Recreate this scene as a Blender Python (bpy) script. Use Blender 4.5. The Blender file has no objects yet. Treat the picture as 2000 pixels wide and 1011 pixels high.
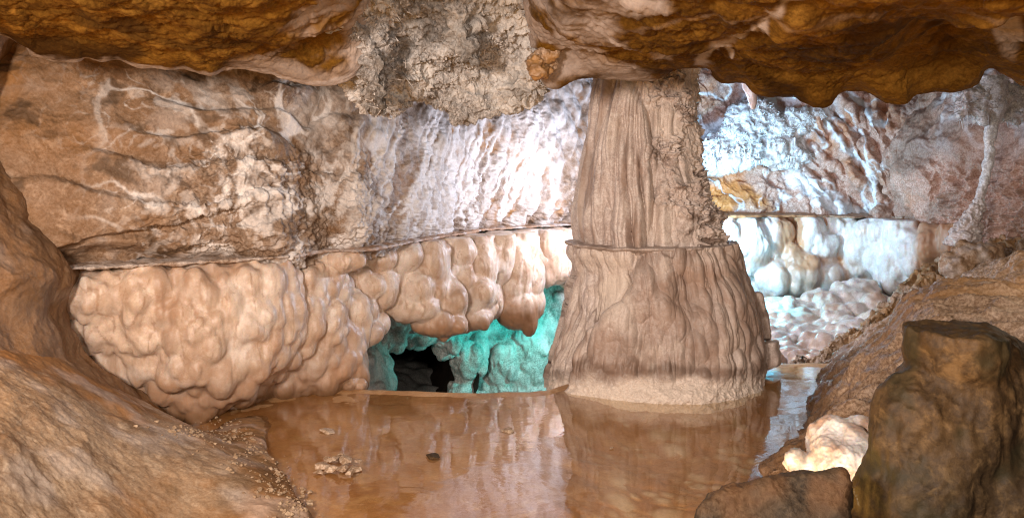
import bpy, bmesh, math, random
import numpy as np
from mathutils import Vector

# ------------------------------------------------------------------ camera, world, lamps, exposure
SC = bpy.context.scene
COL = SC.collection
F, CX, HZ, CAMZ = 1500.0, 1000.0, 340.0, 1.6      # focal length and horizon in photograph pixels

cam_d = bpy.data.cameras.new('camera')
cam = bpy.data.objects.new('camera', cam_d)
COL.objects.link(cam)
cam.location = (0, 0, CAMZ)
cam.rotation_euler = (math.radians(90), 0, 0)
cam_d.sensor_width = 36
cam_d.lens = F / 2000 * 36
cam_d.shift_y = -(505.5 - HZ) / 2000
cam_d.clip_start = 0.05
cam_d.clip_end = 200
cam_d.dof.use_dof = True
cam_d.dof.focus_distance = 6.2
cam_d.dof.aperture_fstop = 6.3
SC.camera = cam

world = bpy.data.worlds.new('World')
SC.world = world
world.use_nodes = True
bg = world.node_tree.nodes['Background']
bg.inputs[0].default_value = (1.0, 0.80, 0.62, 1)
bg.inputs[1].default_value = 0.035

SC.view_settings.view_transform = 'Standard'
SC.view_settings.look = 'None'
SC.view_settings.exposure = 0.3
SC.view_settings.gamma = 1.0
SC.render.engine = 'CYCLES'
SC.cycles.use_denoising = True
SC.cycles.denoiser = 'OPENIMAGEDENOISE'
SC.cycles.denoising_input_passes = 'RGB_ALBEDO_NORMAL'
SC.cycles.denoising_prefilter = 'NONE'
SC.cycles.filter_width = 1.1
SC.cycles.max_bounces = 6
SC.cycles.diffuse_bounces = 3
SC.cycles.glossy_bounces = 3
SC.cycles.transparent_max_bounces = 6
SC.cycles.sample_clamp_indirect = 4.0


def at(px, py, Y):
    return Vector(((px - CX) / F * Y, Y, CAMZ - (py - HZ) / F * Y))


def lamp(name, loc, power, color, radius=0.12, kind='POINT', aim=None, size=1.0, spot=60, blend=0.6):
    d = bpy.data.lights.new(name, kind)
    d.energy = power
    d.color = color
    if kind == 'POINT':
        d.shadow_soft_size = radius
    elif kind == 'SPOT':
        d.shadow_soft_size = radius
        d.spot_size = math.radians(spot)
        d.spot_blend = blend
    else:
        d.shape = 'DISK'
        d.size = size
    o = bpy.data.objects.new(name, d)
    COL.objects.link(o)
    o.location = loc
    if aim is not None:
        o.rotation_euler = (Vector(aim) - Vector(loc)).to_track_quat('-Z', 'Y').to_euler()
    return o


AMBER = (1.0, 0.50, 0.13)
WARM = (1.0, 0.78, 0.56)
NEUT = (1.0, 0.86, 0.76)
COOL = (0.80, 0.92, 1.0)
TEAL = (0.004, 0.76, 0.70)
# show-cave lamps and added fill lights
lamp('lamp_behind_column', at(1232, 385, 7.15), 118, (0.80, 0.84, 1.0), 0.08)
lamp('lamp_back_chamber', at(1350, 430, 9.1), 270, (0.36, 0.72, 1.0), 0.06, kind='SPOT', aim=at(1490, 350, 10.4), spot=140, blend=0.9)
lamp('fill_back_high', at(1325, 250, 9.0), 52, (0.48, 0.66, 1.0), 0.08)  # added to brighten the upper right back wall
lamp('lamp_back_warm', at(1385, 475, 9.05), 26, (1.0, 0.80, 0.58), 0.06)
lamp('lamp_teal_niche', at(1122, 650, 7.5), 86, TEAL, 0.06, kind='SPOT', aim=at(900, 690, 8.8), spot=115, blend=1.0)
lamp('fill_front', (-1.3, 0.2, 1.95), 180, NEUT, kind='AREA', size=0.5, aim=(0.5, 6.0, 0.9))  # added soft fill beside the camera for flat front light
lamp('fill_right', (0.5, 0.2, 2.05), 56, NEUT, kind='AREA', size=0.6, aim=(-1.0, 5.2, 0.5))  # second, weaker fill added near the camera
lamp('lamp_amber_left', at(-360, 520, 2.7), 24, AMBER, 0.15)
lamp('lamp_amber_low', (-0.7, 1.6, 0.5), 55, AMBER, 0.1, kind='SPOT', aim=(-1.3, 3.2, 2.2), spot=95, blend=0.8)
lamp('lamp_amber_ceiling', (0.8, 1.45, 0.7), 60, AMBER, 0.1, kind='SPOT', aim=(1.7, 3.6, 2.3), spot=85, blend=0.8)
lamp('lamp_pool_edge', at(1425, 978, 3.05), 9, (1.0, 0.55, 0.12), 0.05)
lamp('lamp_turquoise_back', at(1500, 575, 8.9), 20, (0.05, 0.62, 0.9), 0.08)
lamp('lamp_path_bank', (3.4, 4.2, 1.6), 16, WARM, 0.2)
lamp('lamp_by_mound', at(1640, 985, 2.95), 3.6, (1.0, 0.82, 0.58), 0.06)

# ------------------------------------------------------------------ noise in numpy
_rs = np.random.RandomState(7)
_perm = _rs.permutation(256).astype(np.int32)
_perm = np.concatenate([_perm, _perm, _perm])
_g = _rs.normal(size=(256, 3)).astype(np.float32)
_g /= np.linalg.norm(_g, axis=1, keepdims=True)


def perlin(P, seed=0):
    P = np.asarray(P, np.float32) + np.float32(seed * 17.31 + 100.0)
    i = np.floor(P).astype(np.int32)
    f = P - i
    i &= 255
    u = f * f * f * (f * (f * 6 - 15) + 10)
    out = np.zeros(len(P), np.float32)
    for dx in (0, 1):
        wx = u[:, 0] if dx else 1 - u[:, 0]
        a = _perm[(i[:, 0] + dx) & 255]
        for dy in (0, 1):
            wy = u[:, 1] if dy else 1 - u[:, 1]
            b = _perm[a + ((i[:, 1] + dy) & 255)]
            for dz in (0, 1):
                wz = u[:, 2] if dz else 1 - u[:, 2]
                g = _g[_perm[b + ((i[:, 2] + dz) & 255)]]
                dot = g[:, 0] * (f[:, 0] - dx) + g[:, 1] * (f[:, 1] - dy) + g[:, 2] * (f[:, 2] - dz)
                out += wx * wy * wz * dot
    return out * 1.5


def fbm(P, freq, octs=4, seed=0, gain=0.5, lac=2.03):
    P = np.asarray(P, np.float32) * freq
    s, a = np.zeros(len(P), np.float32), 1.0
    for k in range(octs):
        s += a * perlin(P, seed + k)
        P = P * lac
        a *= gain
    return s


def billow(P, freq, octs=3, seed=0, gain=0.5, lac=2.03, pw=0.7):      # rounded lobes, sharp creases
    P = np.asarray(P, np.float32) * freq
    s, a = np.zeros(len(P), np.float32), 1.0
    for k in range(octs):
        s += a * (np.abs(perlin(P, seed + k)) + 1e-6) ** pw
        P = P * lac
        a *= gain
    return s


def ridged(P, freq, octs=3, seed=0, gain=0.5, lac=2.03, sharp=2.0):
    P = np.asarray(P, np.float32) * freq
    s, a = np.zeros(len(P), np.float32), 1.0
    for k in range(octs):
        s += a * np.clip(1 - np.abs(perlin(P, seed + k)) * 1.6, 0, 1) ** sharp
        P = P * lac
        a *= gain
    return s


def worley(P, freq, seed=0):
    P = np.asarray(P, np.float32) * freq + np.float32(seed * 9.7 + 60)
    i = np.floor(P).astype(np.int32)
    f = P - i
    f1 = np.full(len(P), 9, np.float32)
    f2 = np.full(len(P), 9, np.float32)
    for dx in (-1, 0, 1):
        for dy in (-1, 0, 1):
            for dz in (-1, 0, 1):
                a = _perm[(i[:, 0] + dx) & 255]
                b = _perm[a + ((i[:, 1] + dy) & 255)]
                c = _perm[b + ((i[:, 2] + dz) & 255)]
                jx = _perm[c] / 255.0
                jy = _perm[c + 71] / 255.0
                jz = _perm[c + 133] / 255.0
                d = (dx + jx - f[:, 0]) ** 2 + (dy + jy - f[:, 1]) ** 2 + (dz + jz - f[:, 2]) ** 2
                m = np.minimum(f1, d)
                f2 = np.minimum(f2, np.maximum(f1, d))
                f1 = m
    return np.sqrt(f1), np.sqrt(f2)


def sst(a, b, x):
    t = np.clip((x - a) / (b - a), 0, 1)
    return t * t * (3 - 2 * t)


def warp(P, amp, freq, seed=50):
    return P + amp * np.stack([fbm(P, freq, 2, seed), fbm(P, freq, 2, seed + 5), fbm(P, freq, 2, seed + 9)], 1)


def proj(P):
    return CX + F * P[:, 0] / P[:, 1], HZ - F * (P[:, 2] - CAMZ) / P[:, 1]


def unproj(px, py, Y):
    return np.stack([(px - CX) / F * Y, Y, CAMZ - (py - HZ) / F * Y], -1)


def poly_y(pts, x):
    pts = np.asarray(pts, float)
    return np.interp(x, pts[:, 0], pts[:, 1])


def seg_dist(px, py, pts):                             # distance to a polyline
    best = np.full(px.shape, 1e9)
    for (x0, y0), (x1, y1) in zip(pts[:-1], pts[1:]):
        dx, dy = x1 - x0, y1 - y0
        t = np.clip(((px - x0) * dx + (py - y0) * dy) / (dx * dx + dy * dy + 1e-9), 0, 1)
        best = np.minimum(best, np.hypot(px - x0 - t * dx, py - y0 - t * dy))
    return best


# ------------------------------------------------------------------ mesh helpers
def vnormals(V, Q):
    a, b, c = V[Q[:, 0]], V[Q[:, 1]], V[Q[:, 2]]
    d = V[Q[:, -1]]
    n = np.cross(c - a, d - b)
    N = np.zeros_like(V)
    for k in range(Q.shape[1]):
        for j in range(3):
            N[:, j] += np.bincount(Q[:, k], weights=n[:, j], minlength=len(V))
    return N / (np.linalg.norm(N, axis=1, keepdims=True) + 1e-12)


def obj(name, V, Q, mat, parent=None, mask=None, origin=None, smooth=True):
    V = np.asarray(V, np.float32)
    Q = np.asarray(Q, np.int32)
    org = Vector(parent.location) if parent else (Vector(origin) if origin is not None else Vector((0, 0, 0)))
    me = bpy.data.meshes.new(name)
    k = Q.shape[1]
    me.vertices.add(len(V))
    me.vertices.foreach_set('co', (V - np.array(org, np.float32)).ravel())
    me.loops.add(Q.size)
    me.loops.foreach_set('vertex_index', Q.ravel())
    me.polygons.add(len(Q))
    me.polygons.foreach_set('loop_start', np.arange(0, Q.size, k, dtype=np.int32))
    me.polygons.foreach_set('use_smooth', np.full(len(Q), smooth))
    if mask is not None:
        at_ = me.attributes.new('mask', 'FLOAT_COLOR', 'POINT')
        m4 = np.ones((len(V), 4), np.float32)
        m4[:, :3] = np.clip(mask, 0, 1)
        at_.data.foreach_set('color', m4.ravel())
    me.update(calc_edges=True)
    me.materials.append(mat)
    o = bpy.data.objects.new(name, me)
    COL.objects.link(o)
    if parent:
        o.parent = parent
    else:
        o.location = org
    return o


def thing(name, label, cat, loc, group=None):
    o = bpy.data.objects.new(name, None)
    COL.objects.link(o)
    o.location = loc
    o.empty_display_size = 0.2
    tag(o, label, cat, group)
    return o


def tag(o, label, cat, group=None):
    o['label'] = label
    o['category'] = cat
    if group:
        o['group'] = group
    return o


def struct(o):
    o['kind'] = 'structure'
    return o


def crmat(n, m):
    t = np.linspace(0, n - 1, m)
    i = np.minimum(np.floor(t).astype(int), n - 2)
    f = t - i
    W = np.zeros((m, n))
    w = [-.5 * f ** 3 + f ** 2 - .5 * f, 1.5 * f ** 3 - 2.5 * f ** 2 + 1, -1.5 * f ** 3 + 2 * f ** 2 + .5 * f, .5 * f ** 3 - .5 * f ** 2]
    r = np.arange(m)
    for k, ww in zip((-1, 0, 1, 2), w):
        j = i + k
        lo, hi = j < 0, j > n - 1
        ok = ~(lo | hi)
        np.add.at(W, (r[ok], j[ok]), ww[ok])
        np.add.at(W, (r[lo], np.zeros(lo.sum(), int)), 2 * ww[lo])
        np.add.at(W, (r[lo], np.ones(lo.sum(), int)), -ww[lo])
        np.add.at(W, (r[hi], np.full(hi.sum(), n - 1)), 2 * ww[hi])
        np.add.at(W, (r[hi], np.full(hi.sum(), n - 2)), -ww[hi])
    return W


def grid_q(nv, nu, wrap=False, flip=False):
    i = np.arange(nv * nu).reshape(nv, nu)
    if wrap:
        i = np.concatenate([i, i[:, :1]], 1)
    q = np.stack([i[:-1, :-1], i[1:, :-1], i[1:, 1:], i[:-1, 1:]], -1).reshape(-1, 4)
    return q[:, ::-1] if flip else q


def loft(net, nu, nv, flip=False):
    """net[row][col] = (px, py, Y) -> dense world grid, its quads, and the px, py of each vertex."""
    A = np.asarray(net, float)
    Wr, Wc = crmat(A.shape[0], nv), crmat(A.shape[1], nu)
    D = np.stack([Wr @ A[:, :, k] @ Wc.T for k in range(3)], -1).reshape(-1, 3)
    V = unproj(D[:, 0], D[:, 1], np.maximum(D[:, 2], .3))
    return V, grid_q(nv, nu, flip=flip), D[:, 0], D[:, 1]


def push(V, Q, d):
    return V + vnormals(V, Q) * np.asarray(d)[:, None]


# ------------------------------------------------------------------ blended ellipsoids -> surface nets
def ell(px, py, Y, rx, ry, rz=None):
    s = Y / F
    c = at(px, py, Y)
    return (c.x, c.y, c.z, rx * s, (rz if rz else (rx + ry) / 2) * s, ry * s)


def field(blobs, h, k, pad=0.06, nbase=0, kbase=0.1):
    B = np.asarray(blobs, float)
    lo = (B[:, :3] - B[:, 3:]).min(0) - pad
    hi = (B[:, :3] + B[:, 3:]).max(0) + pad
    n = np.ceil((hi - lo) / h).astype(int) + 1
    ax = [lo[j] + h * np.arange(n[j]) for j in range(3)]
    f = np.full(n, 1.0, np.float32)
    kfine = k
    for ib, b in enumerate(B):
        k = kbase if ib < nbase else kfine
        m = k + 3 * h
        sl = []
        for j in range(3):
            a0 = max(0, int((b[j] - b[3 + j] - m - lo[j]) / h))
            a1 = min(n[j], int((b[j] + b[3 + j] + m - lo[j]) / h) + 2)
            sl.append(slice(a0, a1))
        X = (ax[0][sl[0]] - b[0])[:, None, None]
        Yy = (ax[1][sl[1]] - b[1])[None, :, None]
        Z = (ax[2][sl[2]] - b[2])[None, None, :]
        k0 = np.sqrt((X / b[3]) ** 2 + (Yy / b[4]) ** 2 + (Z / b[5]) ** 2)
        k1 = np.sqrt((X / b[3] ** 2) ** 2 + (Yy / b[4] ** 2) ** 2 + (Z / b[5] ** 2) ** 2) + 1e-9
        d = np.where(k0 < 1e-4, -min(b[3:]), k0 * (k0 - 1) / k1).astype(np.float32)
        s = tuple(sl)
        g = f[s]
        hh = np.maximum(k - np.abs(g - d), 0) / k
        f[s] = np.minimum(g, d) - hh * hh * k * 0.25
    return f, lo


def nets(f, lo, h):
    s = f < 0
    n = f.shape
    c = np.zeros((n[0] - 1, n[1] - 1, n[2] - 1), np.uint8)
    for dx in (0, 1):
        for dy in (0, 1):
            for dz in (0, 1):
                c += s[dx:n[0] - 1 + dx, dy:n[1] - 1 + dy, dz:n[2] - 1 + dz]
    act = (c > 0) & (c < 8)
    I = np.argwhere(act)
    idx = np.full(act.shape, -1, np.int64)
    idx[act] = np.arange(len(I))
    acc = np.zeros((len(I), 3))
    cnt = np.zeros(len(I))
    cor = [(a, b, d) for a in (0, 1) for b in (0, 1) for d in (0, 1)]
    for p in cor:
        for j in range(3):
            if p[j]:
                continue
            q = list(p)
            q[j] = 1
            fa = f[I[:, 0] + p[0], I[:, 1] + p[1], I[:, 2] + p[2]]
            fb = f[I[:, 0] + q[0], I[:, 1] + q[1], I[:, 2] + q[2]]
            m = (fa < 0) != (fb < 0)
            t = np.where(m, fa / (fa - fb + 1e-12), 0)
            pos = np.zeros((len(I), 3)) + np.array(p)
            pos[:, j] = t
            acc[m] += pos[m]
            cnt[m] += 1
    V = lo + h * (I + acc / cnt[:, None])
    quads = []
    for j in range(3):
        a = np.take(s, range(0, n[j] - 1), axis=j)
        b = np.take(s, range(1, n[j]), axis=j)
        E = np.argwhere(a != b)
        sg = a[E[:, 0], E[:, 1], E[:, 2]]
        u, v = (j + 1) % 3, (j + 2) % 3
        ok = (E[:, u] > 0) & (E[:, v] > 0) & (E[:, u] < n[u] - 1) & (E[:, v] < n[v] - 1)
        E, sg = E[ok], sg[ok]
        q = []
        for du, dv in ((1, 1), (0, 1), (0, 0), (1, 0)):
            e = E.copy()
            e[:, u] -= du
            e[:, v] -= dv
            q.append(idx[e[:, 0], e[:, 1], e[:, 2]])
        q = np.stack(q, 1)
        q[~sg] = q[~sg][:, ::-1]
        quads.append(q)
    Q = np.concatenate(quads)
    return V, Q[(Q >= 0).all(1)]


def relax(V, Q, it=1, lam=0.5):
    for _ in range(it):
        S = np.zeros_like(V)
        C = np.zeros(len(V))
        for k in range(4):
            a, b = Q[:, k], Q[:, (k + 1) % 4]
            for j in range(3):
                S[:, j] += np.bincount(a, weights=V[b, j], minlength=len(V))
            C += np.bincount(a, minlength=len(V))
        V = V * (1 - lam) + lam * S / np.maximum(C, 1)[:, None]
    return V


def blobs_mesh(blobs, h, k, bulbs=0, rb=(.03, .06), stretch=1.3, seed=1, sink=.35, k2=None, front=True, soft=False):
    """Blend ellipsoids; then stud the surface with smaller bulbs; return verts and quads."""
    nb = len(blobs) if soft else 0
    if bulbs:
        f, lo = field(blobs, h * 2.5, k)
        V, Q = nets(f, lo, h * 2.5)
        N = vnormals(V, Q)
        r = np.random.RandomState(seed)
        ok = N[:, 1] < 0.3 if front else np.ones(len(V), bool)
        cand = np.where(ok)[0]
        r.shuffle(cand)
        chosen, rad = [], []
        for i in cand:
            rr = rb[0] + (rb[1] - rb[0]) * r.rand() ** 1.6
            if chosen:
                dd = np.linalg.norm(V[chosen] - V[i], axis=1)
                if (dd < 0.75 * (np.array(rad) + rr)).any():
                    continue
            chosen.append(i)
            rad.append(rr)
            if len(chosen) >= bulbs:
                break
        for i, rr in zip(chosen, rad):
            p = V[i] - N[i] * rr * sink
            st = stretch * (0.8 + 0.5 * r.rand())
            blobs = list(blobs) + [(p[0], p[1], p[2], rr, rr, rr * st)]
    f, lo = field(blobs, h, k2 or k, nbase=nb, kbase=k)
    V, Q = nets(f, lo, h)
    return relax(V, Q, 1), Q


# ------------------------------------------------------------------ materials
def rock(name, dark, mid, light, calcite=(0.72, 0.68, 0.66), rust=(0.42, 0.17, 0.05), grime_shade=(0.05, 0.035, 0.02),
         rough=0.62, spec=0.35, scale=6.0, bump=0.5, bdist=0.012, sss=0.0, coat=0.0, fine=60.0, mottle=1.0, stretch=(1, 1, 1)):
    m = bpy.data.materials.new(name)
    m.use_nodes = True
    nt = m.node_tree
    N, L = nt.nodes, nt.links
    p = N['Principled BSDF']
    tc = N.new('ShaderNodeTexCoord')
    mp = N.new('ShaderNodeMapping')
    mp.inputs['Scale'].default_value = stretch
    L.new(tc.outputs['Object'], mp.inputs[0])

    def noise(sc, det=6, rg=0.6, dist=0.0):
        n = N.new('ShaderNodeTexNoise')
        n.inputs['Scale'].default_value = sc
        n.inputs['Detail'].default_value = det
        n.inputs['Roughness'].default_value = rg
        n.inputs['Distortion'].default_value = dist
        L.new(mp.outputs[0], n.inputs['Vector'])
        return n.outputs['Fac']

    def mix(fac, a, b):
        x = N.new('ShaderNodeMix')
        x.data_type = 'RGBA'
        if isinstance(fac, float):
            x.inputs['Factor'].default_value = fac
        else:
            L.new(fac, x.inputs['Factor'])
        for s, v in (('A', a), ('B', b)):
            k = [i for i in x.inputs if i.name == s and i.type == 'RGBA'][0]
            if isinstance(v, tuple):
                k.default_value = (*v, 1)
            else:
                L.new(v, k)
        return [o for o in x.outputs if o.type == 'RGBA'][0]

    def ramp(v, a, b):
        r = N.new('ShaderNodeMapRange')
        r.interpolation_type = 'SMOOTHSTEP'
        r.inputs['From Min'].default_value = a
        r.inputs['From Max'].default_value = b
        L.new(v, r.inputs['Value'])
        return r.outputs[0]

    n1 = noise(scale, 8, 0.62, 0.3)
    n2 = noise(scale * 3.7, 8, 0.68, 0.6)
    n3 = noise(fine, 5, 0.7)
    c = mix(ramp(n1, 0.36, 0.64), dark, mid)
    c = mix(ramp(n2, 0.48, 0.68), c, light)
    c2 = mix(0.7 * mottle, c, mix(ramp(n3, 0.36, 0.64), tuple(x * .75 for x in dark), tuple(min(.9, x * 1.12) for x in light)))
    cc = mix(ramp(n2, 0.2, 0.5), c, c2)
    a = N.new('ShaderNodeAttribute')
    a.attribute_name = 'mask'
    sp = N.new('ShaderNodeSeparateColor')
    L.new(a.outputs['Color'], sp.inputs[0])
    cc = mix(sp.outputs['Green'], cc, mix(ramp(n1, 0.35, 0.65), rust, tuple(x * 0.62 for x in rust)))
    cc = mix(sp.outputs['Red'], cc, mix(ramp(n3, 0.25, 0.6), tuple(x * 0.8 for x in calcite), calcite))
    cc = mix(sp.outputs['Blue'], cc, grime_shade)
    L.new(cc, p.inputs['Base Color'])
    rr = N.new('ShaderNodeMapRange')
    rr.inputs['To Min'].default_value = rough - 0.12
    rr.inputs['To Max'].default_value = min(1, rough + 0.18)
    L.new(n2, rr.inputs['Value'])
    L.new(rr.outputs[0], p.inputs['Roughness'])
    p.inputs['Specular IOR Level'].default_value = spec
    if coat:
        p.inputs['Coat Weight'].default_value = coat
        p.inputs['Coat Roughness'].default_value = 0.22
    if sss:
        p.inputs['Subsurface Weight'].default_value = sss
        p.inputs['Subsurface Radius'].default_value = (1.0, 0.5, 0.25)
        p.inputs['Subsurface Scale'].default_value = 0.018
    ad = N.new('ShaderNodeMath')
    ad.operation = 'ADD'
    L.new(n2, ad.inputs[0])
    ml = N.new('ShaderNodeMath')
    ml.operation = 'MULTIPLY'
    ml.inputs[1].default_value = 0.6
    L.new(n3, ml.inputs[0])
    L.new(ml.outputs[0], ad.inputs[1])
    b = N.new('ShaderNodeBump')
    b.inputs['Strength'].default_value = bump
    b.inputs['Distance'].default_value = bdist
    L.new(ad.outputs[0], b.inputs['Height'])
    L.new(b.outputs[0], p.inputs['Normal'])
    return m


M = {}
M['wall'] = rock('wall_rock', (0.13, 0.077, 0.044), (0.26, 0.172, 0.114), (0.41, 0.31, 0.235), scale=3.4, bump=0.5, bdist=0.012, mottle=0.4, grime_shade=(0.07, 0.04, 0.02), fine=60, rust=(0.34, 0.16, 0.045))
M['backwall'] = rock('back_wall_rock', (0.36, 0.18, 0.12), (0.50, 0.29, 0.21), (0.58, 0.42, 0.35), calcite=(0.78, 0.82, 0.86),
                     rust=(0.60, 0.22, 0.05), scale=2.2, bump=0.5, rough=0.45)
M['amber'] = rock('amber_rock', (0.045, 0.019, 0.002), (0.125, 0.056, 0.007), (0.19, 0.094, 0.016), calcite=(0.40, 0.335, 0.30), grime_shade=(0.022, 0.010, 0.003),
                  scale=1.7, bump=0.5, bdist=0.010, rough=0.85, spec=0.05, fine=70, mottle=0.4)
M['frost'] = rock('frosted_rock', (0.19, 0.165, 0.145), (0.38, 0.345, 0.32), (0.57, 0.535, 0.51), calcite=(0.7, 0.66, 0.62), scale=5, bump=0.9, bdist=0.02)
M['cream'] = rock('cream_flowstone', (0.52, 0.365, 0.26), (0.65, 0.50, 0.385), (0.73, 0.60, 0.50), calcite=(0.70, 0.60, 0.52), rust=(0.36, 0.19, 0.10),
                  grime_shade=(0.15, 0.075, 0.03), scale=3.5, bump=0.22, bdist=0.006, rough=0.42, spec=0.45, sss=0.3, fine=90, mottle=0.25)
M['column'] = rock('column_flowstone', (0.40, 0.30, 0.255), (0.62, 0.515, 0.46), (0.75, 0.675, 0.63), calcite=(0.72, 0.61, 0.52), rust=(0.37, 0.25, 0.19),
                   grime_shade=(0.12, 0.07, 0.045), scale=4.0, bump=0.2, bdist=0.006, rough=0.45, spec=0.4, fine=80, mottle=0.5)
M['shelf'] = rock('shelf_stone', (0.30, 0.19, 0.13), (0.42, 0.3, 0.22), (0.5, 0.4, 0.32), scale=7, bump=0.4)
M['white'] = rock('white_flowstone', (0.48, 0.39, 0.34), (0.63, 0.57, 0.53), (0.74, 0.71, 0.69), calcite=(0.82, 0.84, 0.86), rust=(0.48, 0.22, 0.09),
                  scale=2.2, bump=0.2, bdist=0.008, rough=0.35, spec=0.5, mottle=0.4, sss=0.35)
M['niche'] = rock('niche_flowstone', (0.24, 0.24, 0.22), (0.38, 0.38, 0.35), (0.50, 0.49, 0.46), scale=3, bump=0.35, rough=0.4)
M['dark'] = rock('tunnel_shade_rock', (0.012, 0.008, 0.005), (0.02, 0.013, 0.008), (0.03, 0.02, 0.012), scale=4, bump=0.6)  # near-black: the unlit depth of the tunnel is put into its colour
M['bank'] = rock('mud_bank', (0.24, 0.15, 0.085), (0.37, 0.26, 0.165), (0.49, 0.375, 0.265), rust=(0.36, 0.17, 0.055), grime_shade=(0.12, 0.065, 0.025),
                 scale=4, bump=0.4, bdist=0.008, rough=0.82, fine=80, mottle=0.5, spec=0.12)
M['slope'] = rock('slope_rock', (0.20, 0.115, 0.06), (0.35, 0.225, 0.14), (0.48, 0.35, 0.25), rust=(0.40, 0.21, 0.075), grime_shade=(0.10, 0.05, 0.02), scale=3.5, bump=0.6, rough=0.42, spec=0.5, bdist=0.012)
M['stump'] = rock('dark_stone', (0.028, 0.015, 0.005), (0.075, 0.041, 0.014), (0.13, 0.078, 0.032), grime_shade=(0.022, 0.018, 0.006), scale=4, bump=0.35, rough=0.65, mottle=0.3)
M['block'] = rock('block_stone', (0.022, 0.013, 0.006), (0.048, 0.03, 0.015), (0.08, 0.052, 0.028), scale=6, bump=0.8, bdist=0.012, rough=0.65)
M['chip'] = rock('chip_stone', (0.3, 0.18, 0.1), (0.45, 0.31, 0.2), (0.56, 0.44, 0.33), scale=14, bump=0.5, rough=0.5)
M['crystal'] = rock('crystal', (0.48, 0.47, 0.48), (0.64, 0.65, 0.67), (0.78, 0.80, 0.82), scale=9, bump=0.2, rough=0.3, spec=0.6)
M['helictite'] = rock('helictite_calcite', (0.36, 0.32, 0.29), (0.5, 0.46, 0.42), (0.62, 0.58, 0.55), scale=9, bump=0.2, rough=0.5)
M['bed'] = rock('pool_bed', (0.36, 0.175, 0.07), (0.50, 0.28, 0.12), (0.58, 0.37, 0.19), calcite=(0.74, 0.65, 0.54), scale=1.6, mottle=0.3, bump=0.4, bdist=0.006, rough=0.34, spec=0.5)


def water_mat():
    m = bpy.data.materials.new('pool_water')
    m.use_nodes = True
    nt = m.node_tree
    N, L = nt.nodes, nt.links
    N.remove(N['Principled BSDF'])
    out = N['Material Output']
    tc = N.new('ShaderNodeTexCoord')
    mp = N.new('ShaderNodeMapping')
    mp.inputs['Scale'].default_value = (1.0, 1.6, 1)
    L.new(tc.outputs['Object'], mp.inputs[0])
    n = N.new('ShaderNodeTexNoise')
    n.inputs['Scale'].default_value = 2.0
    n.inputs['Detail'].default_value = 5
    n.inputs['Roughness'].default_value = 0.5
    n.inputs['Distortion'].default_value = 1.6
    L.new(mp.outputs[0], n.inputs['Vector'])
    b = N.new('ShaderNodeBump')
    b.inputs['Strength'].default_value = 0.10
    b.inputs['Distance'].default_value = 0.02
    L.new(n.outputs['Fac'], b.inputs['Height'])
    lw = N.new('ShaderNodeLayerWeight')
    lw.inputs['Blend'].default_value = 0.5
    L.new(b.outputs[0], lw.inputs['Normal'])
    pw = N.new('ShaderNodeMath')
    pw.operation = 'POWER'
    pw.inputs[1].default_value = 2.9
    L.new(lw.outputs['Facing'], pw.inputs[0])
    fr = N.new('ShaderNodeMath')
    fr.operation = 'MULTIPLY_ADD'
    fr.inputs[1].default_value = 0.95
    fr.inputs[2].default_value = 0.03
    L.new(pw.outputs[0], fr.inputs[0])
    g = N.new('ShaderNodeBsdfGlossy')
    g.inputs['Roughness'].default_value = 0.015
    L.new(b.outputs[0], g.inputs['Normal'])
    t = N.new('ShaderNodeBsdfTransparent')
    t.inputs['Color'].default_value = (0.98, 0.90, 0.75, 1)
    x = N.new('ShaderNodeMixShader')
    L.new(fr.outputs[0], x.inputs[0])
    L.new(t.outputs[0], x.inputs[1])
    L.new(g.outputs[0], x.inputs[2])
    L.new(x.outputs[0], out.inputs['Surface'])
    return m


M['water'] = water_mat()

LEDGE = [(-300, 548), (0, 536), (135, 528), (350, 517), (580, 503), (625, 491), (720, 489), (850, 465), (960, 448), (1110, 439), (1250, 430), (1405, 420), (1700, 422), (1880, 428), (2100, 440)]
LEDGE_Z = 1.05


def ledge_Y(x):
    return (CAMZ - LEDGE_Z) * F / (poly_y(LEDGE, x) - HZ)


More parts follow.
